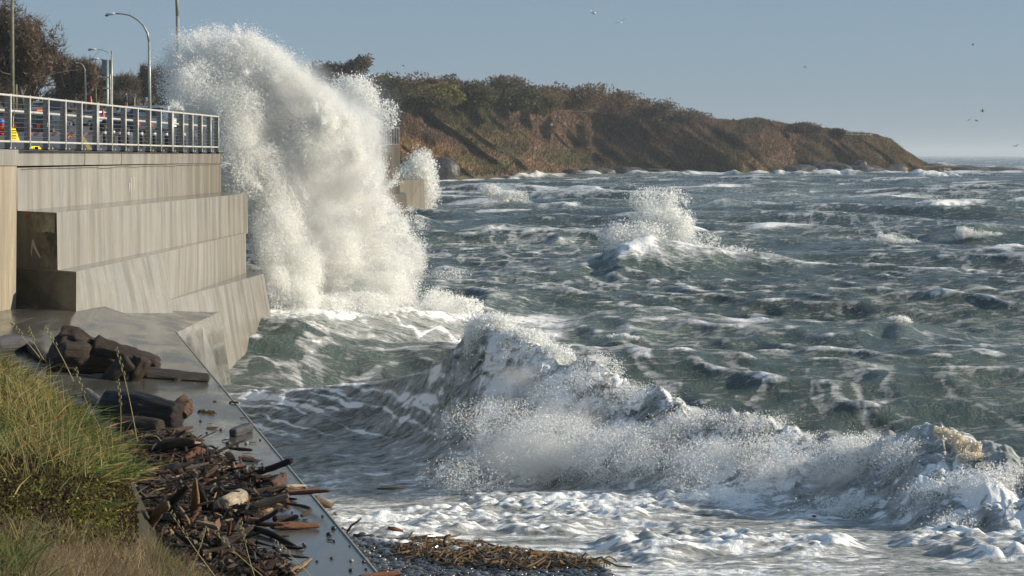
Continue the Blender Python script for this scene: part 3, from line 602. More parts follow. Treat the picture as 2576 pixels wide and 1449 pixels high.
person(tuple(W(1845, 311, 604)), 1.85, "walker in a dark coat standing on the skyline path of the headland", M_coat, M_red, math.pi)
M_gull = simple("gull_white", (.75, .76, .76), .6); M_gullg = simple("gull_dark", (.12, .12, .13), .7)
def gull(px, py, Y, span, bank, label, dark=False):
    mb = MB(); mt = M_gullg if dark else M_gull; w_ = span/2
    mb.tube([(0, -.28*w_, .0), (0, -.1*w_, .02), (0, .18*w_, 0), (0, .34*w_, .03), (0, .42*w_, .01)], [.03*w_, .09*w_, .10*w_, .06*w_, .01], 8)
    for s in (-1, 1):
        mb.add([(0, .12*w_, .04), (s*.45*w_, .20*w_, .24*w_), (s*w_, -.05*w_, .10*w_), (s*.45*w_, .0, .20*w_), (0, -.10*w_, .03)], [(0, 1, 3, 4), (1, 2, 3)])
    o = mb.build("gull", mt); o.location = tuple(W(px, py, Y)); o.rotation_euler = (.3, bank, .6+bank*2); return tag(o, label, "gull", "gulls over the bay")
for a in [(1494,34,150,1.3,.2,"pale gull gliding highest in the middle of the sky",False),(1562,57,170,1.3,-.4,"gull banking just right of the highest one",False),(1015,166,300,1.2,.3,"tiny gull over the headland bushes right of the splash",True),(2025,169,300,1.3,.1,"distant dark gull alone above the point",True),(2448,113,330,1.2,.5,"tiny dark speck of a gull at upper right",True),
          (2438,302,230,1.3,-.7,"lower gull of the trio over the right hand sea",True),(2472,280,240,1.3,.4,"upper gull of the trio over the right hand sea",True),(2457,304,250,1.2,.1,"right gull of the low pair over the right hand sea",True),(2556,368,260,1.2,-.3,"gull nearest the horizon at the right edge",True),(1388,314,330,1.5,.6,"white gull against the brown cliff face",False)]: gull(*a)
# ------------------------------------------------------------------ promenade, road and hillside behind the wall
TY = [30, 75, 95, 110, 163, 200, 300, 430]; TZ = [5.97, 5.97, 6.45, 6.85, 7.6, 8.8, 12, 17]
def tz(Y): return float(np.interp(Y, TY, TZ))
ys = np.array(sorted(list(np.linspace(36.6, 63.9, 24))+list(np.linspace(64, 430, 90))))
XR = np.interp(ys, [36, 41, 62, 64, 112, 120, 128, 140, 210, 300, 430], [-11.8, -10.9, -10.6, -17, -25, -25, -14, -14, -18, -32, -85]); us = np.linspace(0, 1, 40)
V = np.array([(XR[i]+(-.36*ys[i]-8-XR[i])*u, ys[i], tz(ys[i])+.12*(fbm(np.array([ys[i]/4]), np.array([u*20]), 2, 7)[0]-.5)*(ys[i] > 110)-(.05 if ys[i] < 63 else 0)) for i in range(len(ys)) for u in us])
Fq = [(i*40+j, i*40+j+1, (i+1)*40+j+1, (i+1)*40+j) for i in range(len(ys)-1) for j in range(39)]
nb_ = len(V); sk = np.array([(XR[i], ys[i], -1) for i in range(len(ys))]); V = np.concatenate([V, sk]); Fq += [(i*40, (i+1)*40, nb_+i+1, nb_+i) for i in range(len(ys)-1)]
def m_ground():
    t = NT("grass_ground"); n = t.noise(t.coord(), .25, 6, .7); t.l(t.ramp(n, [(.35, (.10, .085, .045)), (.55, (.075, .09, .03)), (.7, (.14, .12, .07))]), t.b.inputs["Base Color"]); t.b.inputs["Roughness"].default_value = .95; return t.m
ob("ground", me_np("ground", V, np.array(Fq)), m_ground(), kind="structure")
# road ribbon
ry = np.linspace(76, 300, 40); rcx = np.interp(ry, [76, 110, 163, 200, 300], [W(230, 0, 76)[0], W(210, 0, 110)[0], W(150, 0, 163)[0], W(125, 0, 200)[0], W(110, 0, 300)[0]])
mb = MB(); quadstrip(mb, [(rcx[i]-6, ry[i], tz(ry[i])+.10) for i in range(40)], [(rcx[i]+6.5, ry[i], tz(ry[i])+.10) for i in range(40)])
mb.build("road", simple("asphalt", (.10, .10, .105), .7, sc=2), kind="structure")
mb = MB(); quadstrip(mb, [(rcx[i]-.1, ry[i], tz(ry[i])+.108) for i in range(40)], [(rcx[i]+.1, ry[i], tz(ry[i])+.108) for i in range(40)])
mb.build("road_marking", simple("yellow_line", (.5, .36, .05), .7), kind="structure")
# ------------------------------------------------------------------ railing
M_steel = simple("galvanised_steel", (.56, .55, .51), .42, .12, var=.15, sc=8); M_plate = simple("steel_plate", (.28, .26, .23), .8, .0, var=.2, sc=5, spec=.1); M_cable = simple("cable_steel", (.22, .22, .22), .4, .6); M_black = simple("black_rubber", (.015, .015, .015), .6); M_white = simple("white_paint", (.75, .77, .78), .5, sc=10)
rail = empty("railing", (-9.9, 50, 6.05)); tag(rail, "steel railing with flat posts and cables along the top of the seawall", "railing")
RL = (-9.9, 50, 6.05)
def rp(px): Y = -12.68/((px-1288)/F-.0563); return np.array([xw(Y)-.12, Y, wt+.035*sst(62, 40, Y)+.0])-RL
pxs = [-75, -25, 24.4, 73, 120, 163, 203.5, 243, 280, 314, 345, 376, 403.5, 432, 459.5, 483, 506, 528.5, 548]
for px in pxs:
    b = rp(px); dbl = px in (243, 432)
    mb = MB(); mb.box(b+[-.055, .0, .57], (.10, .014, 1.12)); mb.build("post", M_plate, rail)
    for k in ((-.02, .05) if dbl else (.0,)):
        MB().tube([b+[.02, k*2, .02], b+[.02, k*2, 1.19]], .020, 8).build("front_rod", M_steel, rail, True)
    MB().box(b+[-.04, .10, .025], (.26, .95, .05)).build("base_plate", M_black, rail)
    for s in (-1, 1): MB().tube([b+[.06, s*.18, .04], b+[.06, s*.18, .085]], .018, 6).build("bolt", M_steel, rail)
P = np.array([rp(p) for p in pxs])
MB().tube(P+[0, 0, 1.155], .024, 10).build("top_rail", M_steel, rail, True)
MB().tube(P+[0, 0, .20], .024, 8).build("bottom_rail", M_steel, rail, True)
HPd = P+[-.34, 0, .86]; MB().tube(HPd, .030, 8).build("hand_rail", M_steel, rail, True)
for i in range(len(P)): MB().tube([P[i]+[-.06, 0, .72], P[i]+[-.22, 0, .70], P[i]+[-.33, 0, .76], P[i]+[-.34, 0, .84]], .011, 5).build("bracket", M_cable, rail)
for k in range(8):
    z = .31+k*.098; Q = []
    for i in range(len(P)-1):
        Q += [P[i]+[-.03, 0, z], (P[i]+P[i+1])/2+[-.03, 0, z-.010]]
    MB().tube(Q+[P[-1]+[-.03, 0, z]], .0055, 4).build("cable", M_cable, rail)
# slatted railing on the far pier
fr = empty("railing", tuple(W(960, 368, 128))); tag(fr, "white slatted railing on top of the far wall pier", "railing"); o0 = W(960, 368, 128)
for px in np.arange(884, 1005, 6.3): MB().box(W(px, 343, 128.3+(1004-px)*.01)-o0, (.035, .05, 1.2)).build("slat", M_white, fr)
for py in (321, 363): MB().box(W(944, py, 128.8)-o0, (3.08, .05, .07), rz=-.02).build("rail", M_white, fr)
# ------------------------------------------------------------------ street lamps
M_pole = simple("lamp_steel", (.36, .38, .36), .45, .4, var=.2, sc=5); M_head = simple("lamp_head_grey", (.62, .62, .58), .5); M_wood = simple("pole_wood", (.17, .165, .11), .9, var=.35, sc=3)
def lampost(pts, head, Y, r, label, py_base=None):
    o0 = W(pts[0][0], 390, Y); o0[2] = tz(Y)-.1
    root = empty("street_lamp", tuple(o0)); tag(root, label, "street lamp", "street lamps along the shore road")
    P = [o0*0]+[W(x, y, Y)-o0 for x, y in pts[1:]]; k = len(P)
    st = next((i for i in range(1, k) if abs(pts[i][0]-pts[0][0]) > 6), k)
    MB().tube(P[:st], np.linspace(r, r*.7, st), 10).build("pole", M_pole, root, True)
    if st < k: MB().tube(P[st-1:], np.linspace(r*.72, r*.4, k-st+1), 8).build("arm", M_pole, root, True)
    h0, h1 = W(*head[0], Y)-o0, W(*head[1], Y)-o0; L = np.linalg.norm(h1-h0)
    mb = MB(); mb.tube([h0, h0+(h1-h0)*.3, h0+(h1-h0)*.8, h1], [L*.06, L*.13, L*.15, L*.06], 8); hd = mb.build("lamp_head", M_head, root, True)
    MB().box(h1+[L*.1, 0, -L*.14], (L*.28, L*.2, L*.14)).build("lens", M_black, hd); return root
def arc(px, ytop, xhead, yhead, n=6):
    return [(px, 390), (px, ytop+40)]+[(px-(px-xhead)*(1-math.cos(a))**1.0, ytop+40-(ytop+40-yhead)*math.sin(a)) for a in np.linspace(0, math.pi/2, n)]
lampost([(377.5, 390), (376, 200), (375, 104), (370.6, 82), (360, 62.5), (345, 49), (326, 38), (305, 34.5), (290, 34)], ((291, 34), (266, 36)), 120, .105, "tallest fully visible curved street lamp between the railing and the splash")
lampost([(451, 390), (449, 200), (446.5, 40), (444, -20), (430, -80), (400, -110), (370, -118)], ((371, -118), (345, -116)), 78, .10, "thick lamp pole cut off by the top of the picture at the splash edge")
lampost([(282, 390), (281.6, 200), (281, 128)], ((281, 140), (279, 136)), 165, .09, "street lamp with arched arm beside the traffic sign board") 
lampost([(277, 390), (277, 186), (277, 156), (262, 150.5), (250, 148)], ((250, 148), (231, 148)), 176, .085, "street lamp whose pole hides behind the traffic sign board")
lampost([(281, 390), (280.9, 300), (280.8, 142), (270, 131), (258, 126), (243, 124)], ((243, 124), (223, 123.5)), 164, .05, "slender arched lamp arm reaching left above the traffic sign board")
for (px, yt, xh, yh, Y, lb) in [(215, 176, 198, 158, 215, "curved street lamp third from the sign board"),(191, 168, 174, 158, 250, "curved street lamp fourth from the sign board"),(173, 184, 160, 163, 280, "faint curved street lamp fifth from the sign board"),(143, 206, 132, 199, 330, "farthest short lamp pole by the sky gap under the trees")]:
    lampost([(px, 390)]+[(px, yt)]+arc(px, yt-30, xh, yh)[2:], ((xh, yh), (xh-9, yh+.5)), Y, .085, lb)
# sign board
def thing(name, px, py, Y, label, cat, group=None):
    o0 = W(px, py, Y); r = empty(name, tuple(o0)); tag(r, label, cat, group); return r, o0
r_, o0 = thing("road_sign", 270, 372, 130, "big grey sign board seen from behind on a pale post", "sign")
MB().box(W(268.5, 168.5, 130.3)-o0, (25*130/F, .05, 36*130/F)).build("board", simple("sign_back", (.24, .26, .29), .6), r_)
MB().tube([o0*0, W(270, 150, 130)-o0], .085, 8).build("post", M_pole, r_, True)
for py in (195, 222): MB().box(W(268, py, 129.8)-o0, (.5, .12, .08)).build("clamp", M_steel, r_)
for (px, py, pb, Y, lb, c) in [(241, 240, 280, 240, "small grey sign with a dark symbol under the cross armed pole", (.3, .32, .33)), (339, 241, 272, 210, "small white sign with black panel on a post left of the splash", (.55, .57, .58)), (118, 236, 262, 300, "small sign near the white house", (.5, .5, .5)), (191, 236, 262, 260, "small pale sign by the curved lamps", (.5, .5, .5))]:
    r_, o0 = thing("small_sign", px, pb, Y, lb, "sign"); k = Y/F
    MB().box(W(px, py, Y)-o0, (6*k, .05, 9*k)).build("panel", simple("sign_panel", c, .6), r_); MB().box(W(px, py, Y-.1)-o0, (2.5*k, .04, 4.5*k)).build("symbol", M_black, r_)
    MB().tube([o0*0, W(px, py+4, Y)-o0], .05, 6).build("post", M_steel, r_)
# utility poles
def upole(px, top, Y, r, label, cross=None, trans=False):
    r_, o0 = thing("utility_pole", px, 390, Y, label, "utility pole", "utility poles at the far left"); o0[2] = tz(Y)-.1; r_.location = tuple(o0)
    MB().tube([o0*0, W(px-1.5, top, Y)-o0], [r, r*.8], 10).build("pole", M_wood, r_, True); k = Y/F
    for (cy, cw) in (cross or []):
        c = MB().box(W(px, cy, Y-.2)-o0, (cw*k, .12, .12)).build("crossarm", M_wood, r_)
        for s in (-.45, -.2, .2, .45): MB().tube([W(px+s*cw, cy, Y-.2)-o0, W(px+s*cw, cy-3, Y-.2)-o0], .06, 6).build("insulator", M_white, c)
    if trans: MB().tube([W(px+3, 78, Y-.4)-o0, W(px+3, 60, Y-.4)-o0, W(px+3, 58, Y-.4)-o0], [6.6*k, 6.6*k, 4*k], 14).build("transformer", simple("transformer_green", (.38, .46, .42), .5), r_, True)
    return r_
upole(32, -60, 150, .15, "thickest dark utility pole reaching beyond the top of the picture")
upole(40.5, 52, 185, .14, "utility pole carrying a pale green transformer can", trans=True)
upole(47, 146, 225, .12, "short bare utility pole behind the transformer pole")
upole(53, 108, 245, .12, "utility pole with narrow crossarm right of the transformer pole", cross=[(112, 8)])
upole(59, 108, 265, .12, "rightmost utility pole with wider crossarm", cross=[(110, 13)])
upole(242, 148, 230, .08, "thin pole with one crossarm left of the sign board", cross=[(195, 26)])
# ------------------------------------------------------------------ trees on the left
def btree(px, py, rx, ry, Y, n, col, trunk, label, lean=.0, seed=1, leaf=.22, blobs=14, name="tree"):
    bx, by = trunk; o0 = W(bx, by, Y); root = empty(name, tuple(o0)); tag(root, label, "tree", "wind shaped trees along the road")
    k = Y/F; c = W(px, py, Y)-o0; r = np.random.default_rng(seed)
    P = crown_pts(n, (0, 0, 0), (rx*k*1.25, rx*k*.8, ry*k*1.3), seed, lean, .25, blobs)+c
    d = fbm3(P*.55+seed, 4, seed, .6); P = P[d > .40]; d = fbm3(P*.8+seed*3, 2, seed+1)
    tw = r.random(len(P)) < .60
    V1, F1, C1 = leaves(P[~tw], leaf, np.array(col)[None]*(.5+1.0*d[~tw][:, None]), ar=.45)
    V2, F2, C2 = leaves(P[tw], leaf*2.4, np.array((.16, .125, .10))[None]*np.ones((tw.sum(), 1)), up=(.25, 0, .5), ar=.05)
    ob("crown", me_np("crown", np.concatenate([V1, V2]), np.concatenate([F1, F2+len(V1)]), {"col": np.concatenate([C1, C2])}), M_leaf, root)
    mb = MB(); rt = rx*k*.055
    for q in range(11):
        a = r.normal(size=3)*np.array([rx*k*.8, rx*k*.5, ry*k*.65])+c; m = c*.42+a*.12+r.normal(size=3)*.15
        mb.tube([o0*0, c*.22, m, m*.45+a*.55+r.normal(size=3)*.25, a], [rt*(1 if q == 0 else .7), rt*.7, rt*.4, rt*.2, rt*.05], 6)
    mb.build("trunk", simple_bark, root, True); return root
RB = (.19, .135, .088)
btree(35, 110, 100, 100, 172, 26000, RB, (60, 275), "largest russet wind pruned tree filling the upper left corner", seed=411, leaf=.20)
btree(105, 165, 62, 58, 178, 13000, RB, (75, 280), "lower spreading russet tree right of the utility poles", seed=412, leaf=.20)
btree(-30, 190, 80, 70, 190, 9000, (.12, .09, .06), (-30, 300), "dark tree low at the left picture edge", seed=413)
btree(185, 195, 62, 55, 225, 12000, (.135, .095, .07), (150, 290), "brown tree framing the right side of the sky gap", seed=414, leaf=.24)
btree(240, 212, 55, 48, 260, 9000, (.12, .09, .068), (250, 290), "brown thicket tree behind the traffic sign board", seed=415, leaf=.28)
btree(200, 248, 75, 36, 270, 8000, (.075, .065, .05), (200, 300), "dark undergrowth tree behind the row of lamp poles", seed=416, leaf=.28)
btree(312, 222, 50, 42, 330, 7000, (.095, .072, .055), (312, 290), "greyish bare tree just right of the sign board", seed=417, leaf=.35)
btree(362, 210, 26, 46, 340, 7000, (.045, .06, .045), (362, 290), "dark evergreen standing by the tall curved lamp", seed=418, leaf=.35, blobs=8)
btree(415, 215, 50, 60, 350, 8000, (.075, .07, .058), (415, 300), "grey tree half dissolved in spray left of the splash", seed=419, leaf=.38)
btree(300, 255, 45, 22, 300, 4500, (.13, .11, .055), (300, 285), "yellowish scrubby shrub at the roadside right of the sign post", seed=420, leaf=.3)
btree(500, 215, 60, 60, 380, 6000, (.08, .065, .05), (500, 300), "brown tree hidden behind the left side of the splash", seed=421, leaf=.4)
btree(35, 240, 60, 28, 260, 6000, (.07, .055, .04), (35, 300), "dark hedge tree behind the foot of the utility poles", seed=422, leaf=.28)
# house
r_, o0 = thing("house", 82, 262, 290, "white house glimpsed beside the sky gap under the trees", "house"); k = 290/F
MB().box(np.array([0, 0, 13*k]), (26*k, 6, 26*k)).build("wall", M_white, r_)
mb = MB(); mb.add(np.array([(-15, -60, 26), (15, -60, 26), (15, 60, 26), (-15, 60, 26), (-13, 0, 34), (13, 0, 34)])*k, [(0, 1, 5, 4), (2, 3, 4, 5), (1, 2, 5), (3, 0, 4), (0, 3, 2, 1)]); mb.build("roof", simple("roof_grey", (.15, .14, .14), .8), r_)
MB().box(np.array([10.5*k, -3.1, 14*k]), (4*k, .1, 24*k)).build("downpipe_panel", simple("cream_panel", (.6, .55, .42), .6), r_)
for s in (-6, 1): MB().box(np.array([s*k, -3.05, 14*k]), (4*k, .12, 6*k)).build("window", M_black, r_)
# ------------------------------------------------------------------ vehicles
M_glass = simple("dark_glass", (.02, .025, .03), .08, spec=.9); M_tyre = simple("tyre_rubber", (.02, .02, .02), .8); M_rim = simple("rim_alloy", (.4, .4, .42), .3, .8)
M_tail = simple("lit_tail_lamp", (.9, .12, .04), .4, emit=2.5); M_amber = simple("lit_amber_lamp", (1.0, .35, .06), .4, emit=3.0)
def car(px, py, Y, paint, rz, label, L=4.5, Wd=1.85, H=1.65, van=False, lit=None, kind="car"):
    root, o0 = thing("parked_"+kind if not lit else kind, px, py, Y, label, kind, "vehicles on the shore road"); root.rotation_euler = (0, 0, rz)
    sx = Wd/2; hb = H*.52
    prof = [(-L/2, .35), (-L/2, hb*.9), (-L/2+.15, hb), (-L*.44, H*(.93 if not van else .98)), (-L*.36, H), (L*.12 if not van else L*.3, H*.99), (L*.27 if not van else L*.42, hb*1.05), (L*.47, hb*.85), (L/2, hb*.6), (L/2, .32)]
    V = []; 
    for (y, z) in prof:
        t = 1 if z <= hb*1.06 else .84
        V += [(-sx*t, y, z), (sx*t, y, z)]
    n = len(prof); Fc = [(2*i, 2*i+1, 2*((i+1) % n)+1, 2*((i+1) % n)) for i in range(n)]
    mb = MB(); mb.add(V, Fc); 
    for s in (0, 1):
        c = np.array(V)[s::2].mean(0); mb.add(list(np.array(V)[s::2])+[c], [(i, (i+1) % n, n) for i in range(n)])
    mb.build("body", paint, root)
    MB().add([(-sx*.78, -L/2+.17+.0, hb*1.08), (sx*.78, -L/2+.17, hb*1.08), (sx*.70, -L*.445, H*.90), (-sx*.70, -L*.445, H*.90)], [(0, 1, 2, 3)]).build("rear_window", M_glass, root).location = (0, -.03, 0)
    for s in (-1, 1):
        w_ = MB().add([(s*sx*.99, -L*.38, hb*1.1), (s*sx*.97, L*.24, hb*1.1), (s*sx*.86, L*.12, H*.92), (s*sx*.86, -L*.36, H*.92)], [(0, 1, 2, 3)]); w_.build("side_window", M_glass, root).location = (s*.02, 0, 0)
        MB().box((s*sx*.86, -L/2-.02, hb*.82), (.22, .08, .30)).build("tail_lamp", M_amber if lit else simple("tail_lamp_off", (.3, .03, .02), .4), root)
        MB().box((s*sx*1.12, L*.18, hb*1.12), (.22, .10, .15)).build("mirror", paint, root)
        for yy in (-L*.31, L*.31):
            wh = MB().tube([(s*(sx-.18), yy, .34), (s*(sx+.02), yy, .34)], .34, 16).build("wheel", M_tyre, root)
            MB().tube([(s*(sx+.01), yy, .34), (s*(sx+.03), yy, .34)], .2, 12).build("rim", M_rim, wh)
    MB().box((0, -L/2-.03, .48), (Wd*.92, .10, .16)).build("bumper", M_black, root)
    if lit: MB().box((0, -L*.40, H*1.0), (.35, .12, .10)).build("high_brake_lamp", M_tail, root)
    return root
PB, PG, PN = simple("black_paint", (.012, .013, .016), .2, spec=.8), simple("silver_paint", (.32, .34, .36), .3, .4), simple("navy_paint", (.02, .03, .07), .25)
car(120, 341, 150, PB, -.10, "black sport utility car with glowing tail lamps seen through the railing", lit=True, H=1.85)
car(66, 344, 140, PB, .25, "black car between the yellow board and the lit one", L=4.6)
car(221, 320, 200, PG, .9, "silver car parked behind the double railing post")
car(93, 288, 235, PG, .3, "silver car far up the road under the house", H=1.5)
car(143, 284, 250, PB, 1.2, "dark car far up the road right of the house", H=1.5)
car(362, 336, 165, M_white, 1.35, "white van with a long pale roof left of the splash", L=5.6, H=2.3, van=True, kind="van")
car(305, 338, 150, PN, 1.1, "navy car behind the striped barricade")
car(20, 320, 200, PG, .1, "silver car partly cut by the left picture edge")
# barricade with diagonal stripes
M_or = simple("orange_reflective", (.75, .16, .05), .5); M_yl = simple("yellow_board", (.85, .66, .03), .5, var=.1)
for (xa, xb, lb) in ((60, 190, "orange and white striped barricade board at the left"), (195, 332, "orange and white striped barricade board at the right")):
    Y = 112; r_, o0 = thing("barricade", xa, 352, Y, lb, "barricade"); o0[2] = tz(Y); r_.location = tuple(o0); k = Y/F; n = int((xb-xa)/11)
    MB().box(W((xa+xb)/2, 337, Y+.05)-o0, ((xb-xa)*k, .05, 9*k)).build("board", M_white, r_)
    for i in range(0, n, 2):
        x = xa+i*11; V = [W(x, 341.5, Y)-o0, W(x+11, 341.5, Y)-o0, W(x+18, 332.5, Y)-o0, W(x+7, 332.5, Y)-o0]; MB().add(V, [(0, 1, 2, 3)]).build("stripe", M_or, r_)
    for x in (xa+12, xb-14):
        MB().tube([W(x, 341, Y)-o0, np.array([W(x-4, 0, Y)[0]-o0[0], -.4, 0])], .03, 6).build("leg", M_or, r_); MB().tube([W(x, 341, Y)-o0, np.array([W(x+4, 0, Y)[0]-o0[0], .4, 0])], .03, 6).build("leg", M_or, r_)
def board(V, Y, label):
    r_, o0 = thing("warning_board", V[0][0], V[0][1], Y, label, "board"); MB().add([W(p[0], p[1], Y+(p[0]-V[0][0])*.022)-o0 for p in V], [tuple(range(len(V)))]).build("panel", M_yl, r_)
    ys_ = np.linspace(min(p[1] for p in V)+3, max(p[1] for p in V)-2, 6)
    for y in ys_: MB().box((W(sum(p[0] for p in V)/len(V), y, Y-.02)-o0), (.5*abs(V[1][0]-V[0][0])*Y/F, .012, .025)).build("slot", M_black, r_)
board([(27, 356), (50, 355), (38, 320), (27, 319)], 55, "yellow ribbed triangular board behind the second railing post")
board([(80, 380.5), (98, 380.5), (104, 375), (99, 368), (78, 367.5)], 50, "yellow ribbed board lying low between railing posts")
for px, lb in ((29, "thin yellow stake left of the yellow board"), (33.5, "thin yellow stake right beside the other yellow stake")):
    o0 = W(px, 356, 56); o = MB().tube([o0*0, W(px, 288, 56)-o0], .012, 6).build("stake", M_yl); o.location = tuple(o0); tag(o, lb, "stake")
# bollards, striped posts, reflectors
bol = None
for i, (px, Y) in enumerate([(263, 90), (285, 92), (301.5, 88), (321, 87), (355.5, 86), (388, 85), (418.5, 84), (447, 83), (463, 84), (491, 82)]):
    o0 = np.array([W(px, 0, Y)[0], Y, tz(Y)-.02])
    if bol is None:
        bol = empty("bollard", tuple(o0)); MB().tube([(0, 0, 0), (0, 0, .80), (0, 0, .86), (0, 0, .89)], [.075, .075, .06, .02], 14).build("post", M_black, bol, True)
        MB().tube([(0, 0, .64), (0, 0, .76)], .083, 14).build("band", M_white, bol, True); b = bol
    else: b = copy_tree(bol); b.location = tuple(o0)
    tag(b, "black bollard with a white band seen through the seawall railing", "bollard", "black bollards behind the railing")
M_yb = NT("yellow_black_stripes"); wv = M_yb.n("TexWave"); wv.inputs["Scale"].default_value = 2.2; wv.bands_direction = 'DIAGONAL'; M_yb.l(M_yb.coord(), wv.inputs[0]); M_yb.l(M_yb.ramp(wv.outputs[0], [(.48, (.7, .42, .02)), (.52, (.02, .02, .02))]), M_yb.b.inputs["Base Color"]); M_yb = M_yb.m
for (px, p0, p1, wd, lb) in ((263, 345, 314, 9, "short hazard post with yellow and black stripes above the first bollard"), (363, 370, 316, 6, "slanted yellow and black striped hazard post right of the fifth bollard")):
    Y = 95; o0 = W(px, p0, Y); o = MB().box((W(px, (p0+p1)/2, Y)-o0), (wd*Y/F, .05, (p0-p1)*Y/F)).build("hazard_post", M_yb); o.location = tuple(o0); o.rotation_euler = (0, .12 if wd == 6 else 0, 0); tag(o, lb, "hazard post")
for i, px in enumerate((379, 398, 410, 436, 463, 477, 489, 502, 516, 530)):
    Y = 72; o0 = np.array([W(px, 0, Y)[0], Y, 6.03]); mb = MB(); mb.box((0, 0, .06), (.09, .05, .12)); mb.box((0, .03, .01), (.14, .14, .02)); o = mb.build("reflector", M_white); o.location = tuple(o0); tag(o, "small white reflector block on the kerb behind the railing foot", "reflector", "kerb reflectors behind the railing")
# hydrants / cones
M_rd = simple("hydrant_red", (.5, .03, .03), .5); M_bl = simple("hydrant_blue", (.08, .22, .6), .5)
for (px, lb) in ((4, "red post with a blue cap at the left edge behind the railing"), (70, "red post with a blue cap between the first full railing posts")):
    Y = 100; r_, o0 = thing("hydrant", px, 340, Y, lb, "hydrant"); MB().tube([(0, 0, 0), (0, 0, .1), (0, 0, .12), (0, 0, .62)], [.2, .2, .13, .13], 12).build("barrel", M_rd, r_, True); MB().tube([(0, 0, .6), (0, 0, .75), (0, 0, .8)], [.15, .13, .04], 12).build("cap", M_bl, r_, True)
    for s in (-1, 1): MB().tube([(s*.1, 0, .45), (s*.2, 0, .45)], .06, 8).build("outlet", M_bl, r_)
for (px, py, lb) in ((259, 296, "small red traffic cone up the road behind the double post"), (228, 262, "distant red traffic cone among the lamp poles"), (301, 325, "red cone beside the navy car"), (12, 292, "red cone at the left edge above the railing")):
    Y = 180; o0 = W(px, py, Y); mb = MB(); mb.tube([(0, 0, 0), (0, 0, .75)], [.2, .04], 10); mb.box((0, 0, .02), (.5, .5, .04)); o = mb.build("traffic_cone", M_rd); o.location = tuple(o0); tag(o, lb, "traffic cone")
person(tuple(W(317, 272, 230)), 1.8, "figure in dark clothes standing on the grass behind the railing", M_coat, M_coat, 1.0)
r = np.random.default_rng(77)
def blades(P, L, wd, col, lean, n_seg=3, bend=.6, seed=1, spread=.55):
    n = len(P); r = np.random.default_rng(seed); d = r.normal(size=(n, 3))*spread; d[:, 2] = 1; d += np.array(lean); d /= np.linalg.norm(d, axis=1)[:, None]
    g = r.normal(size=(n, 3)); g[:, 2] = 0; g /= np.linalg.norm(g, axis=1)[:, None]; L = (L*(.5+.9*r.random(n)))[:, None]; side = np.cross(d, r.normal(size=(n, 3))); side /= np.linalg.norm(side, axis=1)[:, None]
    V = []; 
    for k in range(n_seg+1):
        t = k/n_seg; c = P+d*L*t+g*L*bend*t*t*.6-np.array([0, 0, 1])*L*bend*.35*t*t; w_ = wd*(1-t)**.7+.0006
        V += [c-side*w_, c+side*w_]
    V = np.stack(V, 1).reshape(-1, 3); m = 2*(n_seg+1); b = np.arange(n)[:, None]*m
    Fq = np.concatenate([b+np.array([[2*k, 2*k+1, 2*k+3, 2*k+2]]) for k in range(n_seg)], 0)
    return V, Fq, np.repeat(np.clip(col*(.6+.8*r.random((n, 1))), 0, 1), m, 0)
M_blade = m_vcol("grass_blades", .55, .45)
def tuft(name, P, L, wd, col, lean, label, **k):
    V, Fq, cl = blades(P, L, wd, col, lean, **k); return ob(name, me_np(name, V, Fq, {"col": cl}), M_blade, label=label, cat="grass", kind="stuff")
n = 2600; px = np.where(r.random(n) < .6, 60+r.random(n)*150, 380+r.random(n)*70); Y = 66+r.random(n)*7
P = np.stack([(px-1288)/F*Y, Y, np.full(n, 5.95)], 1); cl = np.array([(.22, .19, .09)])*np.ones((n, 1)); cl[::2] = (.14, .15, .05)
tuft("grass", P, .42, .008, cl, (-.2, 0, 0), "dry grass tufts behind the railing posts", seed=3)
# ------------------------------------------------------------------ beach
bp = np.linspace(700, 1760, 110); bt = np.linspace(-1.5, 7, 70); BT, BP = np.meshgrid(bt, bp, indexing='ij'); YB_ = beach_Y(BP); BY = YB_-BT
BZ = set_up(YB_)+.03+np.where(BT > 0, BT*.095, BT*.5); BX = (BP-1288)/F*YB_+0*BT
BZ = BZ+.05*(fbm(BX*2, BY*2, 3, 501)-.5)
BX = np.maximum(BX, np.array([edge(y)[0] for y in BY.ravel()]).reshape(BY.shape)+.03)
_i = np.arange(BX.size).reshape(BX.shape); M_beach = simple("wet_gravel_bed", (.035, .037, .04), .35, sc=30, bump=.8)
ob("beach", me_np("beach", np.stack([BX, BY, BZ], -1).reshape(-1, 3), np.stack([_i[:-1, :-1], _i[:-1, 1:], _i[1:, 1:], _i[1:, :-1]], -1).reshape(-1, 4)), M_beach, kind="structure")
def ico(seed, flat=.6, n=7, m=10, rough=.35):
    V = []; 
    for i in range(n+1):
        a = math.pi*i/n
        for j in range(m): b = 2*math.pi*j/m; V.append((math.sin(a)*math.cos(b), math.sin(a)*math.sin(b), math.cos(a)))
    V = np.array(V); V *= (1-rough/2+rough*fbm3(V*1.3+seed*3.1, 2, seed))[:, None]; V[:, 2] *= flat
    return V, np.array([(i*m+j, (i+1)*m+j, (i+1)*m+(j+1) % m, i*m+(j+1) % m) for i in range(n) for j in range(m)])
r = np.random.default_rng(91); VV, FF, CC = [], [], []; off = 0; proto = [ico(k) for k in range(12)]
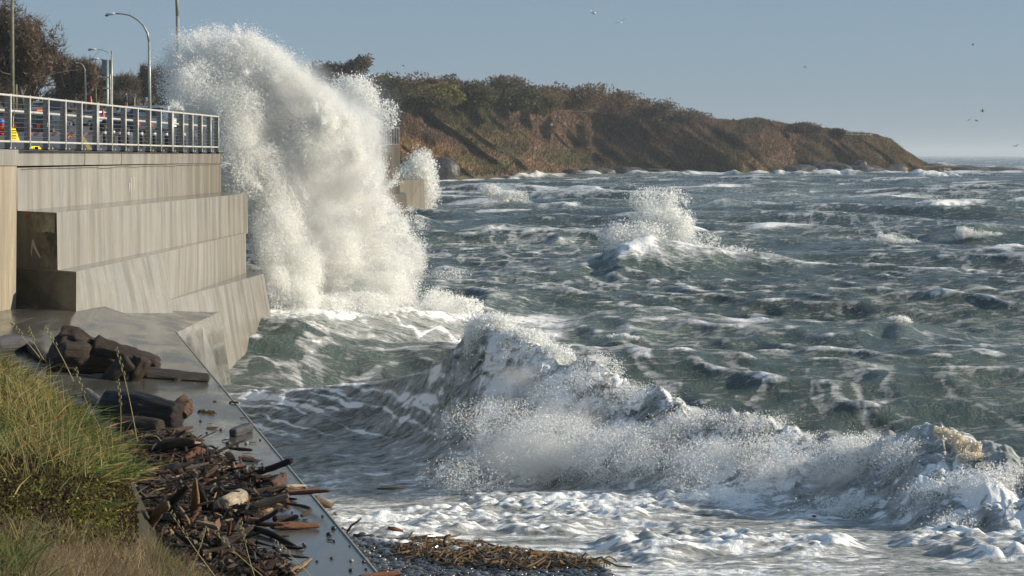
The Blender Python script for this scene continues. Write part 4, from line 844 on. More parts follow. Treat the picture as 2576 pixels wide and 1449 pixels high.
for _ in range(3600):
    p = 860+r.random()*720; t_ = -.15+r.random()**1.3*5.0; Yq = float(beach_Y(p))-t_; X = (p-1288)/F*float(beach_Y(p)); 
    if X < edge(Yq)[0]+.05: continue
    z = float(set_up(float(beach_Y(p))))+.03+t_*.095*(t_ > 0); s = .018+.028*r.random()**2
    v, f = proto[r.integers(12)]; a = r.random()*6.28; R2 = np.array([[math.cos(a), -math.sin(a), 0], [math.sin(a), math.cos(a), 0], [0, 0, 1]])
    VV.append((v*np.array([1.3, 1, 1])) @ R2.T*s+[X, Yq, z+s*.3]); FF.append(f+off); off += len(v)
    c = (.05+.10*r.random()**3)*np.array([.95, 1, 1.08]); CC.append(np.tile(c, (len(v), 1)))
M_peb = m_vcol("wet_pebbles", .18); M_peb.node_tree.nodes["Principled BSDF"].inputs["Specular IOR Level"].default_value = .6
ob("pebbles", me_np("pebbles", np.concatenate(VV), np.concatenate(FF), {"col": np.concatenate(CC)}, smooth=True), M_peb, label="wet dark grey pebbles of the beach beside the ramp edge", cat="pebbles", kind="stuff")
# kelp
M_kelp = simple("kelp_brown", (.13, .075, .02), .22, var=.5, sc=12, spec=.8); mb = MB()
for _ in range(420):
    p = 985+r.random()*470; Y0 = float(beach_Y(p))-(-.15+1.7*r.random()**1.4)*sst(1520, 1150, p)-.0; x0 = (p-1288)/F*Y0; z0 = float(set_up(float(beach_Y(p))))+.08+max(0, float(beach_Y(p))-Y0)*.095
    L = .12+.4*r.random(); a = r.normal()*.7-.35; pts = [(x0+math.cos(a)*L*t+.07*math.sin(t*5+p), Y0-.02+math.sin(a)*L*t+.12*math.sin(t*6+p*2), z0-.02+.06*math.sin(t*3.1)*r.random()+.03*r.random()) for t in np.linspace(0, 1, 6)]
    mb.tube(pts, .005+.008*r.random(), 5)
mb.build("kelp", M_kelp, label="tangled amber brown kelp strands along the waterline", cat="kelp", kind="stuff")
# ------------------------------------------------------------------ wood
def m_wood(name, col, dark=.30, rough=.85, wet=.5):
    t = NT(name); g = t.noise(t.coord((1.5, 14, 14)), 1.6, 6, .7, .5); b = t.noise(t.coord(), 2.2, 5, .65); f = t.noise(t.coord((3, 30, 30)), 2, 4, .7)
    c = t.ramp(g, [(.28, tuple(x*dark for x in col)), (.5, col), (.75, tuple(min(1, x*1.5) for x in col))])
    c = t.mix(t.ramp(b, [(.4, 0.0), (.7, .6)]), c, tuple(x*.5 for x in col)); t.l(c, t.b.inputs["Base Color"])
    t.l(t.ramp(b, [(.35, rough), (.65, wet)]), t.b.inputs["Roughness"]); t.bump(t.math('ADD', g, t.math('MULTIPLY', f, .5)), 1.0, .045); return t.m
WD = {"blackwet": m_wood("wood_black_wet", (.022, .016, .013), rough=.7, wet=.3), "dark": m_wood("wood_dark", (.050, .032, .022)), "brown": m_wood("wood_brown", (.11, .060, .035)), "rust": m_wood("wood_rust", (.19, .075, .035)),
      "tan": m_wood("wood_tan", (.34, .23, .13)), "grey": m_wood("wood_grey", (.20, .17, .145)), "pale": m_wood("wood_pale", (.52, .43, .31)), "slate": m_wood("wood_slate", (.085, .085, .09), rough=.8)}
def log_me(name, L, rs, flat=1.0, seed=1, rings=26, n=22, rough=.22, bend=.0, knob=0.0, square=0.0, cone=0.0):
    """log along local +X starting at the origin; rs radii along it"""
    V = []; t = np.linspace(0, 1, rings); rad = np.interp(t, np.linspace(0, 1, len(rs)), rs); A = np.arange(n)*2*math.pi/n
    for i in range(rings):
        q = np.stack([np.full(n, t[i]*L*1.3/max(rs)/6), np.cos(A)*1.4, np.sin(A)*1.4], 1); d = fbm3(q+seed*5.3, 4, seed % 89, .6)-.5
        d = d+.45*(fbm3(q*3.3+seed, 3, seed % 53, .65)-.5); gv = np.abs(2*fbm(A*2.6+seed, np.full(n, t[i]*1.2), 2, seed % 71)-1)
        rr_ = rad[i]*(1+rough*2*d-rough*.35*(1-gv)**4+knob*(fbm3(q*2.3+seed, 3, seed % 61)-.5))
        if square: rr_ = rr_*(1-square+square/np.maximum(np.abs(np.cos(A)), np.abs(np.sin(A))))
        ex = (r_end(t[i], cone)); xj = t[i]*L+(rad[i]*.5*(d) if i in (0, rings-1) else 0)
        V.append(np.stack([xj+0*A, rr_*ex*np.cos(A)+bend*L*math.sin(math.pi*t[i]), rr_*ex*np.sin(A)*flat], 1))
    V = np.concatenate(V); Fq = [(i*n+j, (i+1)*n+j, (i+1)*n+(j+1) % n, i*n+(j+1) % n) for i in range(rings-1) for j in range(n)]
    c0, c1 = V[:n].mean(0), V[-n:].mean(0); k = len(V); V = np.concatenate([V, [c0+[rad[0]*.05, 0, 0]], [c1-[rad[-1]*.05, 0, 0]]])
    T = [(j, (j+1) % n, k) for j in range(n)]+[((rings-1)*n+(j+1) % n, (rings-1)*n+j, k+1) for j in range(n)]
    return me_np(name, V, [np.array(T), np.array(Fq)], smooth=True)
def r_end(t, cone): return min(1, .82+t*6, .82+(1-t)*6)*(1-cone*max(0, t-.6)/.4) if cone < 0 else min(1, .82+t*6, .82+(1-t)*6)*(1-cone*t)
def place(o, a, b, roll=0.0):
    d = Vector(b)-Vector(a); o.rotation_mode = 'QUATERNION'; o.rotation_quaternion = d.to_track_quat('X', 'Z') @ Euler((roll, 0, 0)).to_quaternion(); o.location = a
def on(px, py, lift=0.0): p = on_ramp(px, py); return p+np.array([0, 0, lift])
def dlog(p0, p1, r0, wood, label, name="drift_log", cat="log", lift=None, group=None, Yadd=0, **k):
    """p0, p1: photo pixels of the axis ends; r0: radii in photo pixels; rests on the ramp"""
    rs = r0 if isinstance(r0, (list, tuple)) else [r0, r0]; seed = int(p0[0]*3+p0[1])
    a = on_ramp(p0[0], p0[1]+rs[0]); b = on_ramp(p1[0], p1[1]+rs[-1]); s = (a[1]+b[1])/2/F
    ra, rb = rs[0]*a[1]/F, rs[-1]*b[1]/F; fl = k.get("flat", 1); 
    a = W(p0[0], p0[1], a[1]+ra); b = W(p1[0], p1[1], b[1]+rb)
    if lift: a = a+[0, 0, lift]; b = b+[0, 0, lift]
    o = ob(name, log_me(name, float(np.linalg.norm(b-a)), [x*s for x in rs], seed=seed, **k), WD[wood]); place(o, a, b); tag(o, label, cat, group); return o
def child_log(par, p0, p1, r0, wood, Y, name, **k):
    a, b = W(*p0, Y), W(*p1, Y+k.pop("dY", 0)); s = Y/F; rs = [x*s for x in (r0 if isinstance(r0, (list, tuple)) else [r0, r0])]
    o = ob(name, log_me(name, float(np.linalg.norm(b-a)), rs, seed=int(p0[0]+p0[1]*2), **k), WD[wood], par)
    d = Vector(b-a); mw = Matrix.Translation(Vector(a)) @ (d.to_track_quat('X', 'Z').to_matrix().to_4x4()); pm = Matrix.Translation(par.location) @ par.rotation_quaternion.to_matrix().to_4x4()
    o.matrix_basis = pm.inverted() @ mw; return o
s1 = dlog((135, 888), (398, 925), [52, 66, 50, 40, 36, 24], "dark", "huge dark weathered stump lying at the top of the ramp", knob=.7, rough=.35, rings=60, n=44, bend=.03)
Ys = s1.location[1]
child_log(s1, (150, 850), (235, 868), [30, 36, 16], "dark", Ys+.2, "broken_butt", knob=1.0, rough=.5, n=30)
child_log(s1, (235, 868), (395, 912), [24, 20, 12], "dark", Ys+.1, "upper_root", knob=.6, rough=.3, rings=30)
child_log(s1, (330, 905), (240, 985), [24, 22, 10], "dark", Ys-.25, "root", knob=.9, rough=.4)
child_log(s1, (360, 900), (330, 975), [22, 22, 12], "dark", Ys-.2, "root", knob=.9, rough=.4)
s2 = dlog((360, 938), (524, 951), [15, 14, 12], "blackwet", "wet black log pointing to the ramp edge behind the huge stump", rings=34)
child_log(s2, (450, 955), (430, 978), [10, 9], "blackwet", s2.location[1], "stub", dY=-.1)
s3 = dlog((262, 1018), (452, 1046), [34, 44, 46, 40, 34], "blackwet", "thick dark log with crumbling reddish end below the huge stump", rings=50, n=36, knob=.35)
child_log(s3, (430, 1020), (466, 1055), [36, 42, 28], "brown", s3.location[1]-.12, "rotten_end", knob=1.6, rough=.7, rings=34, n=40)
dlog((300, 1066), (406, 1078), [20, 24, 22], "dark", "short dark log half hidden in the grass under the thick log", knob=.4)
dlog((-20, 870), (74, 862), [22, 24, 16], "slate", "blue grey barkless log at the far left beside the stump", rings=34)
dlog((58, 862), (118, 905), [10, 15, 13], "blackwet", "black crooked log between the blue grey log and the stump", knob=.5)
dlog((215, 985), (262, 1022), [12, 13], "grey", "small grey log wedged between stump and grass", knob=.4)
l = dlog((480, 1136), (538, 1144), [10, 11, 9], "blackwet", "small black log with an upright stub on the open ramp", knob=.4); child_log(l, (489, 1134), (491, 1122), [5, 3], "blackwet", l.location[1], "stub")
o = dlog((586, 1090), (628, 1074), [11, 12], "slate", "grey slab of wood standing near the ramp edge", flat=1, square=.8); 
rd = dlog((563, 1280), (606, 1252), [30, 27, 24], "pale", "sawn pale round of log sitting in the driftwood pile", rough=.08, rings=24, n=40)
child_log(rd, (562, 1281), (561.2, 1281.6), [28, 28], "dark", rd.location[1]-.05, "shaded_cut_face", rough=.05)  # sawn end of the pale log, its shade put in as dark wood
dlog((685, 1232), (712, 1200), [20, 17, 14], "brown", "knobbly grey brown stump at the ramp edge", knob=1.0, rough=.4)
dlog((682, 1322), (802, 1322), [14, 17, 15, 10], "rust", "thick reddish crumbly bark slab lying alone on the ramp", flat=.6, knob=.8, rough=.3, rings=34)
dlog((690, 1306), (748, 1300), [9, 10, 6], "blackwet", "black chunk behind the reddish slab")
dlog((720, 1281), (760, 1312), [3, 5, 6], "dark", "curved dark horn of wood rising behind the reddish slab", bend=.22, lift=.06)
dlog((718, 1224), (768, 1221), [6, 8, 5], "pale", "cream plank at the ramp edge beside the knobbly stump", flat=.6)
dlog((722, 1236), (803, 1230), [4, 5, 4], "rust", "red brown stick overhanging the ramp edge", flat=.7)
BD = [((350,1243),(530,1283),[5,5],"tan","long straight tan plank crossing the pile",dict(square=.9,flat=.5)),((340,1180),(478,1222),[13,14,12],"grey","broad grey board left in the pile under the grass",dict(flat=.35,square=.6)),((340,1212),(424,1230),[9,8],"grey","weathered grey beam end below the broad board",dict(square=.8)),
 ((466,1196),(542,1206),[7,8,7],"blackwet","short dark log right of the broad board",{}),((504,1334),(628,1366),[12,16,13],"blackwet","wet blue black log at the lower edge of the pile",{}),((585,1335),(634,1329),[6,7],"tan","orange tan split piece touching the wet black log",{}),
 ((742,1436),(784,1404),[6,10,3],"tan","pointed tan splinter of wood at the bottom of the ramp",dict(flat=.4)),((905,1452),(1005,1440),[6,8,5],"rust","reddish pole crossing the foot of the ramp",{}),((440,1275),(520,1320),[5,5],"dark","dark straight stick in the middle of the pile",{}),
 ((425,1292),(482,1325),[4,4],"tan","thin tan lath in the middle of the pile",{}),((400,1270),(442,1300),[7,7],"dark","dark split log left of the thin lath",{}),((425,1342),(500,1345),[6,8,4],"tan","orange wedge of split wood low in the pile",dict(flat=.6)),((395,1385),(496,1372),[6,9,4],"tan","tan curved slab near the dry grass",dict(flat=.5)),
 ((345,1278),(342,1300),[4,5],"pale","small upright bone like branch beside the leafy patch",{}),((340,1300),(362,1350),[9,6,3],"pale","crooked pale branch curving down beside the leafy patch",dict(bend=.1)),((540,1297),(592,1332),[9,8],"dark","dark log under the sawn round",{}),
 ((610,1262),(622,1290),[6,4],"tan","pale curl of root right of the sawn round",{}),((620,1290),(672,1288),[5,5],"rust","rusty stick right of the sawn round",{}),((665,1287),(684,1281),[5,5],"tan","tan knob at the end of the rusty stick",{}),((475,1238),(528,1226),[5,5],"grey","grey curved branch above the long plank",dict(bend=.08)),
 ((320,1150),(345,1200),[12,10],"grey","leaning grey post beside the tall green grass",{}),((405,1200),(440,1180),[6,9,4],"pale","bright pale chunk resting on the broad board",{}),((300,1100),(330,1112),[8,7],"slate","grey knot of wood under the orange grass",{}),((620,1228),(690,1246),[5,5],"blackwet","black stick beside the knobbly stump",{}),
 ((560,1185),(640,1200),[4,4],"blackwet","long black stick at the upper edge of the pile",{}),((600,1150),(640,1152),[3,3],"rust","small orange stick alone on the ramp",{}),((610,1155),(650,1160),[6,4],"blackwet","black chunk beside the small orange stick",{}),((618,1190),(642,1187),[5,4],"rust","rusty block on the open ramp",{})]
for (a, b, rs, wd, lb, kw) in BD: dlog(a, b, rs, wd, lb, **kw)
# chips: hundreds of small pieces, each its own object (shared meshes)
chips = {}
for wk in WD:
    for v in range(5):
        L = 1.0; chips[wk, v] = log_me("driftwood_piece", L, [.07+.05*r.random(), .10+.09*r.random(), .04+.08*r.random()], flat=.35+.6*r.random(), seed=v*7+len(wk), rings=12, n=9, rough=.5, bend=(r.random()-.5)*.25, square=.5*r.random()); chips[wk, v].materials.append(WD[wk])
poly = [(330,1105),(400,1085),(470,1105),(520,1135),(600,1180),(680,1215),(720,1250),(660,1290),(640,1330),(600,1350),(640,1390),(720,1425),(740,1460),(440,1460),(400,1400),(335,1330),(325,1200)]
def inpoly(x, y):
    c = False; j = len(poly)-1
    for i in range(len(poly)):
        xi, yi = poly[i]; xj, yj = poly[j]
        if (yi > y) != (yj > y) and x < (xj-xi)*(y-yi)/(yj-yi)+xi: c = not c
        j = i
    return c
cw = ["blackwet", "dark", "brown", "rust", "tan", "grey", "pale", "slate"]; pw = [.22, .26, .20, .10, .08, .07, .03, .04]
lbw = dict(blackwet="wet black piece of driftwood in the pile on the ramp", dark="dark brown piece of driftwood in the pile on the ramp", brown="mid brown piece of driftwood in the pile on the ramp", rust="reddish piece of driftwood in the pile on the ramp", tan="tan piece of driftwood in the pile on the ramp", grey="weathered grey piece of driftwood in the pile on the ramp", pale="bleached pale piece of driftwood in the pile on the ramp", slate="blue grey piece of driftwood in the pile on the ramp")
cnt = 0; r = np.random.default_rng(333)
while cnt < 300:
    x, y = 325+r.random()*420, 1085+r.random()*370
    if not inpoly(x, y): continue
    wk = cw[r.choice(8, p=pw)]; p = on(x, y); big = cnt < 90
    s = (.45+.55*r.random() if big else .12+.25*r.random()**1.5); hgt = (0 if big else .06+.16*r.random())*sst(0, 60, min(x-325, 745-x, y-1085))+.03
    o = bpy.data.objects.new("driftwood_piece", chips[wk, r.integers(5)]); C.collection.objects.link(o)
    a = (r.normal()*.5-1.15 if r.random() < .65 else r.random()*6.28); o.location = (p[0], p[1], p[2]+hgt); o.rotation_euler = (r.random()*6.28, r.normal()*.24, a); q = .28+.40*r.random(); o.scale = (s, s*q, s*q)
    tag(o, lbw[wk], "driftwood", wk.replace("blackwet", "wet black")+" driftwood pieces in the pile"); cnt += 1
n = 9000; xs = 322+r.random(n*3)*420; ysx = 1085+r.random(n*3)*380; kk = [i for i in range(n*3) if inpoly(xs[i], ysx[i])][:n]
lutY = {}
BPt = []
for i in kk:
    key = (int(xs[i]//6), int(ysx[i]//6))
    if key not in lutY: lutY[key] = on_ramp(key[0]*6+3, key[1]*6+3)[1]
    q = W(xs[i], ysx[i], lutY[key]); BPt.append(q+[0, 0, .10*r.random()**2])
BPt = np.array(BPt); mm = len(BPt); dirn = np.stack([r.normal(size=mm), r.normal(size=mm)*1.2, r.normal(size=mm)*.35], 1); dirn /= np.linalg.norm(dirn, axis=1)[:, None]; sd_ = np.cross(dirn, [0, 0, 1.]); sd_ /= np.linalg.norm(sd_, axis=1)[:, None]
Ls = (.03+.11*r.random(mm)**2)[:, None]; ws = Ls*(.12+.25*r.random((mm, 1))); up_ = np.array([0, 0, 1.])*ws*.5
VB = np.stack([BPt-dirn*Ls-sd_*ws, BPt+dirn*Ls-sd_*ws*.6, BPt+dirn*Ls*.9+sd_*ws*.7, BPt-dirn*Ls*.8+sd_*ws, BPt-dirn*Ls*.7+up_, BPt+dirn*Ls*.7+up_], 1).reshape(-1, 3); b6 = np.arange(mm)[:, None]*6
QB = np.concatenate([b6+[[0, 1, 5, 4]], b6+[[2, 3, 4, 5]], b6+[[3, 2, 1, 0]]]); TB = np.concatenate([b6+[[1, 2, 5]], b6+[[3, 0, 4]]])
pal = np.array([(.022, .016, .012), (.04, .026, .018), (.07, .042, .026), (.13, .07, .04), (.24, .17, .10), (.10, .09, .08)]); cb = pal[r.choice(6, mm, p=[.3, .27, .2, .1, .06, .07])]
ob("debris", me_np("debris", VB, [TB, QB], {"col": np.repeat(cb, 6, 0)}), m_vcol("bark_debris", .6), label="dark mat of bark chips and splinters under the driftwood pile", cat="debris", kind="stuff")
# litter on the open ramp
M_stone = simple("dark_wet_stone", (.04, .045, .05), .25, sc=20); M_stl = simple("pale_stone", (.30, .29, .26), .5, sc=20); pm = []
for k in range(8):
    v, f = ico(k+40, .75); pm.append(me_np("stone", v, f, smooth=True))
pl_ = [m.copy() for m in pm]; [m.materials.append(M_stone) for m in pm]; [m.materials.append(M_stl) for m in pl_]
SP = [(556,1083,4),(584,1082,4),(574,1118,6),(600,1117,5),(598,1123,4),(620,1117,5),(534,1153,4),(637,1170,3),(645,1205,4),(627,1201,6),(652,1192,4),(691,1220,5),(735,1320,4),(698,1351,5),(840,1332,7),(839,1332,4),(862,1331,4),(846,1295,6),(828,1347,7),(841,1363,4),(767,1376,5),(764,1370,4),(722,1401,5),(835,1406,5),(884,1413,5),(915,1415,5),(798,1414,4),(883,1437,6),(928,1394,5),(921,1434,4),(700,1389,10),(640,1347,4),(505,1061,4),(690,1180,3),(660,1168,3),(520,1090,3),(700,1264,4),(795,1252,3),(660,1262,4),(655,1108,3),(735,1290,3),(740,1188,3),(690,1377,5),(812,1300,4),(880,1375,3)]
for i, (x, y, s) in enumerate(SP):
    light = i in (3, 5, 13, 15, 17, 24, 28, 36); p = on(x, y); k = p[1]/F*s; o = bpy.data.objects.new("stone", (pl_ if light else pm)[i % 8]); C.collection.objects.link(o)
    o.location = (p[0], p[1], p[2]+k*.5); o.scale = (k*1.15, k, k*1.05); o.rotation_euler = (0, 0, i*1.7)
    tag(o, "small pale stone lying on the wet ramp" if light else "small dark wet stone lying on the ramp", "stone", "pale stones on the ramp" if light else "dark stones on the ramp")
for i in range(70):
    x, y = 420+r.random()*430, 880+r.random()*540
    Ye = np.interp(y, [837, 1449], [445, 960])
    if x > Ye-12 or x < Ye-330 or inpoly(x, y) or (y < 1100 and x < 490): continue
    p = on(x, y); wk = ["blackwet", "dark", "brown", "rust"][r.integers(4)]; o = bpy.data.objects.new("driftwood_piece", chips[wk, r.integers(5)]); C.collection.objects.link(o)
    s = .05+.13*r.random()**2; o.location = (p[0], p[1], p[2]+.01); o.scale = (s, s*.8, s*.8); o.rotation_euler = (r.random()*6, 0, r.normal()*.5); tag(o, "small scrap of driftwood scattered on the bare wet ramp", "driftwood", "scraps scattered on the ramp")
M_weed = simple("rockweed", (.09, .05, .012), .3, var=.5, sc=15)
for (x, y, s, lb) in ((508, 1038, 15, "clump of brown rockweed right of the crumbling log"), (530, 1041, 17, "second clump of rockweed nearer the ramp edge"), (540, 1012, 8, "flat scrap of weed above the rockweed clumps"), (480, 1098, 14, "ragged weed at the foot of the crumbling log"), (712, 1284, 9, "weed scraps beside the rusty stick")):
    p = on(x, y); k = p[1]/F*s; mb = MB()
    for _ in range(26):
        a = r.random()*6.28; L = k*(.5+.6*r.random()); mb.tube([(0, 0, k*.1), (math.cos(a)*L*.5, math.sin(a)*L*.5, k*(.15+.35*r.random())), (math.cos(a)*L, math.sin(a)*L, k*.05)], [k*.12, k*.13, k*.03], 5)
    o = mb.build("rockweed", M_weed); o.location = tuple(p); tag(o, lb, "seaweed")
# sticks and logs on the beach and in the foam
def wlog(pts, Y, rpx, wood, label, name="stick", cat="stick"):
    P = np.array([W(x, y, Y) for x, y in pts]); o0 = P[0].copy(); k = Y/F; mb = MB(); mb.tube(P-o0, [q*k for q in rpx], 8); me = mb.me(name, True); o = ob(name, me, WD[wood]); o.location = tuple(o0); return tag(o, label, cat)
wlog([(1124, 1398), (1120, 1380), (1117, 1362), (1121, 1349), (1134, 1345)], 21.6, [3.5, 3, 3, 3, 2], "dark", "upright hooked stick standing in the kelp at the foam edge")
wlog([(1188, 1440), (1215, 1425), (1236, 1414), (1250, 1409)], 20.9, [2.5, 3, 4, 3], "dark", "slanting stick poking from the kelp right of the hooked one")
wlog([(872, 1340), (884, 1322), (900, 1312), (909, 1303)], 23.9, [2.5, 3, 3, 1.5], "brown", "thin twig leaning over the ramp edge beside the foam")
wlog([(888, 1348), (925, 1354), (968, 1363)], 23.6, [6, 7, 4], "blackwet", "black log lying at the edge of pebbles and foam", "drift_log", "log")
wlog([(975, 1328), (992, 1331), (1014, 1336)], 24.3, [4, 6, 3], "rust", "reddish wet stick floating in the thick foam")
wlog([(948, 1230), (985, 1229), (1020, 1226)], 32.0, [2, 3.5, 3], "dark", "thin dark driftwood pole afloat beyond the foam line")
for (x, y, Y, lb) in ((1630, 1048, 33.2, "dark scrap of wood tossed in the breaker crest"), (2048, 1298, 27.0, "dark scrap of wood carried in the breaker front"), (2232, 1365, 24.2, "brown scrap of wood low in the breaker front at right"), (2388, 1325, 24.0, "dark scrap near the right end of the breaker")):
    wlog([(x-5, y+1), (x+1, y), (x+6, y+2)], Y, [2, 3.5, 1.5], "dark", lb)
# ------------------------------------------------------------------ grassy bank
CP = np.array([(-150,850,25),(0,885,24.3),(100,945,22.8),(200,1015,21.3),(280,1100,19.8),(325,1190,18.5),(340,1270,17.3),(375,1350,16.2),(430,1420,15.3),(520,1470,14.6),(-150,1000,21),(-150,1250,15.5),(-150,1500,11.8),(100,1200,16.5),(100,1449,12.4),(250,1300,15.5),(300,1449,13.4),(420,1500,13.6)], float)
A_ = np.c_[np.ones(len(CP)), CP[:, :2]]; co, *_ = np.linalg.lstsq(A_, 1/CP[:, 2], rcond=None); res = 1/CP[:, 2]-A_@co
KX = np.exp(-((CP[:, None, :2]-CP[None, :, :2])**2).sum(-1)/(2*110**2)); wk_ = np.linalg.solve(KX+1e-3*np.eye(len(CP)), res)
def bankY(x, y):
    x, y = np.asarray(x, float), np.asarray(y, float); q = co[0]+co[1]*x+co[2]*y
    for i in range(len(CP)): q = q+wk_[i]*np.exp(-((x-CP[i, 0])**2+(y-CP[i, 1])**2)/(2*110**2))
    return 1/q
EPY = [850, 885, 945, 1015, 1100, 1190, 1270, 1350, 1420, 1500]; EPX = [-150, 0, 100, 200, 280, 325, 340, 375, 430, 560]
tv = np.linspace(0, 1, 60); py_r = 850+tv*700; T_, PYr = np.meshgrid(np.linspace(0, 1, 50), py_r, indexing='ij')
pxr = -150+T_*(np.interp(PYr, EPY, EPX)+150); BYk = bankY(pxr, PYr); V = np.stack([(pxr-1288)/F*BYk, BYk, CZ-(PYr-390)/F*BYk], -1)
skt = V[-1:]+np.array([.35, .25, -.9]); V = np.concatenate([V, skt]); sk2 = V[:, :1]+np.array([0, .5, -1.2]); V = np.concatenate([sk2, V], 1)
_i = np.arange(V.shape[0]*V.shape[1]).reshape(V.shape[:2]); ob("bank", me_np("bank", V.reshape(-1, 3), np.stack([_i[:-1, :-1], _i[1:, :-1], _i[1:, 1:], _i[:-1, 1:]], -1).reshape(-1, 4), smooth=True), simple("bank_soil", (.03, .026, .012), .95, sc=3), kind="structure")
def scatter(n, x0, x1, y0, y1, seed, f=None):
    r = np.random.default_rng(seed); x = x0+r.random(n*4)*(x1-x0); y = y0+r.random(n*4)*(y1-y0); k = x < np.interp(y-38*sst(1300, 1150, y), EPY, EPX)-2
    if f is not None: k &= f(x, y)
    x, y = x[k][:n], y[k][:n]; Y = bankY(x, y); return np.stack([(x-1288)/F*Y, Y, CZ-(y-390)/F*Y-.02], 1), x, y
def gcol(x, y, seed, A, B, D):
    n = fbm(x/55, y/55, 3, seed); r = np.random.default_rng(seed); c = np.where((r.random(len(x)) < sst(.35, .65, n)*.6+.2)[:, None], A, B); return np.where((r.random(len(x)) < .12)[:, None], D, c)
G1, G2, G3 = np.array([(.115, .17, .045)]), np.array([(.34, .29, .12)]), np.array([(.42, .25, .08)])
P, x, y = scatter(13000, -140, 345, 880, 1300, 71, lambda x, y: (y < 1190+.0*x) | ((x > 180) & (y < 1215)) | (np.random.default_rng(1).random(len(x)) < .05))
tuft("grass", P, .31, .0085, gcol(x, y, 72, G1, G2, G3)*(.35+1.25*fbm(x/26, y/34, 3, 715))[:, None], np.stack([1.9*(fbm(x/40, y/40, 2, 716)-.38), 1.2*(fbm(x/35, y/45, 2, 717)-.5), -.25+0*x], 1), "long green and straw coloured grass on the bank", seed=73, bend=.75, spread=.85)
P, x, y = scatter(700, -140, 345, 880, 1240, 74); tuft("grass", P, .42, .0028, np.tile(G2*1.1, (len(x), 1)), (-.05, 0, .3), "tall thin straw seed stalks among the bank grass", seed=75, bend=.25, spread=.35)
D1, D2 = np.array([(.30, .24, .14)]), np.array([(.20, .15, .09)])
P, x, y = scatter(26000, -140, 560, 1300, 1520, 76, lambda x, y: y > 1365-np.clip((200-x)*.1, -40, 20)); tuft("dry_grass", P, .20, .0020, gcol(x, y, 77, D1, D2, D1*1.3), (-.5, 0, -.1), "dry beige grass matted at the bottom left", seed=78, bend=.5, spread=.5)
P, x, y = scatter(900, -140, 70, 1400, 1520, 79); tuft("grass", P, .34, .0045, gcol(x, y, 80, G1, G2*.8, G1), (.1, 0, .2), "green grass blades at the lower left corner", seed=81)
P, x, y = scatter(2200, 380, 640, 1380, 1520, 82, lambda x, y: x > 360); tuft("grass", P, .14, .003, np.tile(np.array([(.09, .16, .03)]), (len(x), 1)), (.1, 0, 0), "short green grass at the lower edge of the driftwood pile", seed=83)
P, x, y = scatter(34000, -140, 345, 1150, 1400, 84, lambda x, y: (y > 1160+(x > 180)*60)); P[:, 2] += np.random.default_rng(2).random(len(P))*.14; V, Fc, cl = leaves(P, .017, gcol(x, y, 85, np.array([(.045, .028, .018)]), np.array([(.10, .10, .025)]), np.array([(.26, .21, .05)])), ar=.6)
ob("ground_cover", me_np("ground_cover", V, Fc, {"col": cl}), M_leaf, label="dark withered leafy patch with yellow leaves between the green and dry grass", cat="ground cover", kind="stuff")
# flowers
M_pet = simple("yellow_petals", (.85, .62, .02), .6); M_stem = simple("green_stem", (.10, .16, .04), .7)
for (x, y, lb) in ((125, 1353, "yellow flower at the edge of the dry grass left of centre"), (289, 1356, "yellow flower near the pale crooked branch"), (88, 1272, "small yellow bloom inside the leafy patch")):
    Y = float(bankY(x, y))-.35; o0 = W(x, y, Y); root = empty("flower", tuple(o0)); tag(root, lb, "flower"); mb = MB()
    for k in range(9):
        a = k*.698; c, s = math.cos(a), math.sin(a); mb.add([(0, 0, 0), (c*.02-s*.005, -.01, s*.02+c*.005), (c*.032, -.012, s*.032), (c*.02+s*.005, -.01, s*.02-c*.005)], [(0, 1, 2, 3)])
    mb.build("petals", M_pet, root); MB().tube([(0, -.002, 0), (0, -.010, 0)], .007, 8).build("flower_head", simple("flower_centre", (.5, .28, .02), .7), root); MB().tube([(0, 0, 0), (.01, .02, -.1), (.0, .04, -.28)], .0025, 5).build("stem", M_stem, root)
# tall single seed stalks in front of the logs
M_stalk = simple("straw_stalk", (.36, .30, .14), .7)
ST = [((345, 1110), (318, 950), (292, 880), 20.5), ((100, 900), (60, 850), (28, 815), 23.5), ((185, 960), (150, 880), (112, 826), 22.5), ((110, 905), (88, 870), (70, 828), 23), ((300, 1130), (310, 1040), (296, 960), 20), ((540, 1449), (480, 1370), (430, 1290), 13.5), ((660, 1449), (600, 1400), (540, 1340), 13), ((390, 1449), (380, 1400), (372, 1370), 13.5), ((640, 1449), (620, 1390), (605, 1310), 13.6), ((780, 1449), (740, 1400), (690, 1365), 12.8), ((470, 1449), (500, 1400), (515, 1330), 14), ((255, 1110), (215, 1010), (190, 930), 21), ((405, 1110), (380, 1070), (330, 1130), 19.6)]
for i, (a, b, c, Y) in enumerate(ST):
    A, B, D = W(*a, Y), W(*b, Y), W(*c, Y); P = [A*(1-t)**2+2*B*t*(1-t)+D*t*t-A for t in np.linspace(0, 1, 8)]; k = Y/F
    mb = MB(); mb.tube(P, np.linspace(1.3, .6, 8)*k, 5)
    for t in np.linspace(.62, 1, 16):
        q = A*(1-t)**2+2*B*t*(1-t)+D*t*t-A; s = (-1)**int(t*100); mb.tube([q, q+np.array([s*3*k, 0, 4*k]), q+np.array([s*3*k, 0, 8*k])], [.3*k, 1.1*k, .2*k], 4)
    o = mb.build("grass_stalk", M_stalk); o.location = tuple(A); tag(o, "single tall straw seed stalk rising above the grass in front of the logs", "grass stalk", "tall seed stalks in the foreground")
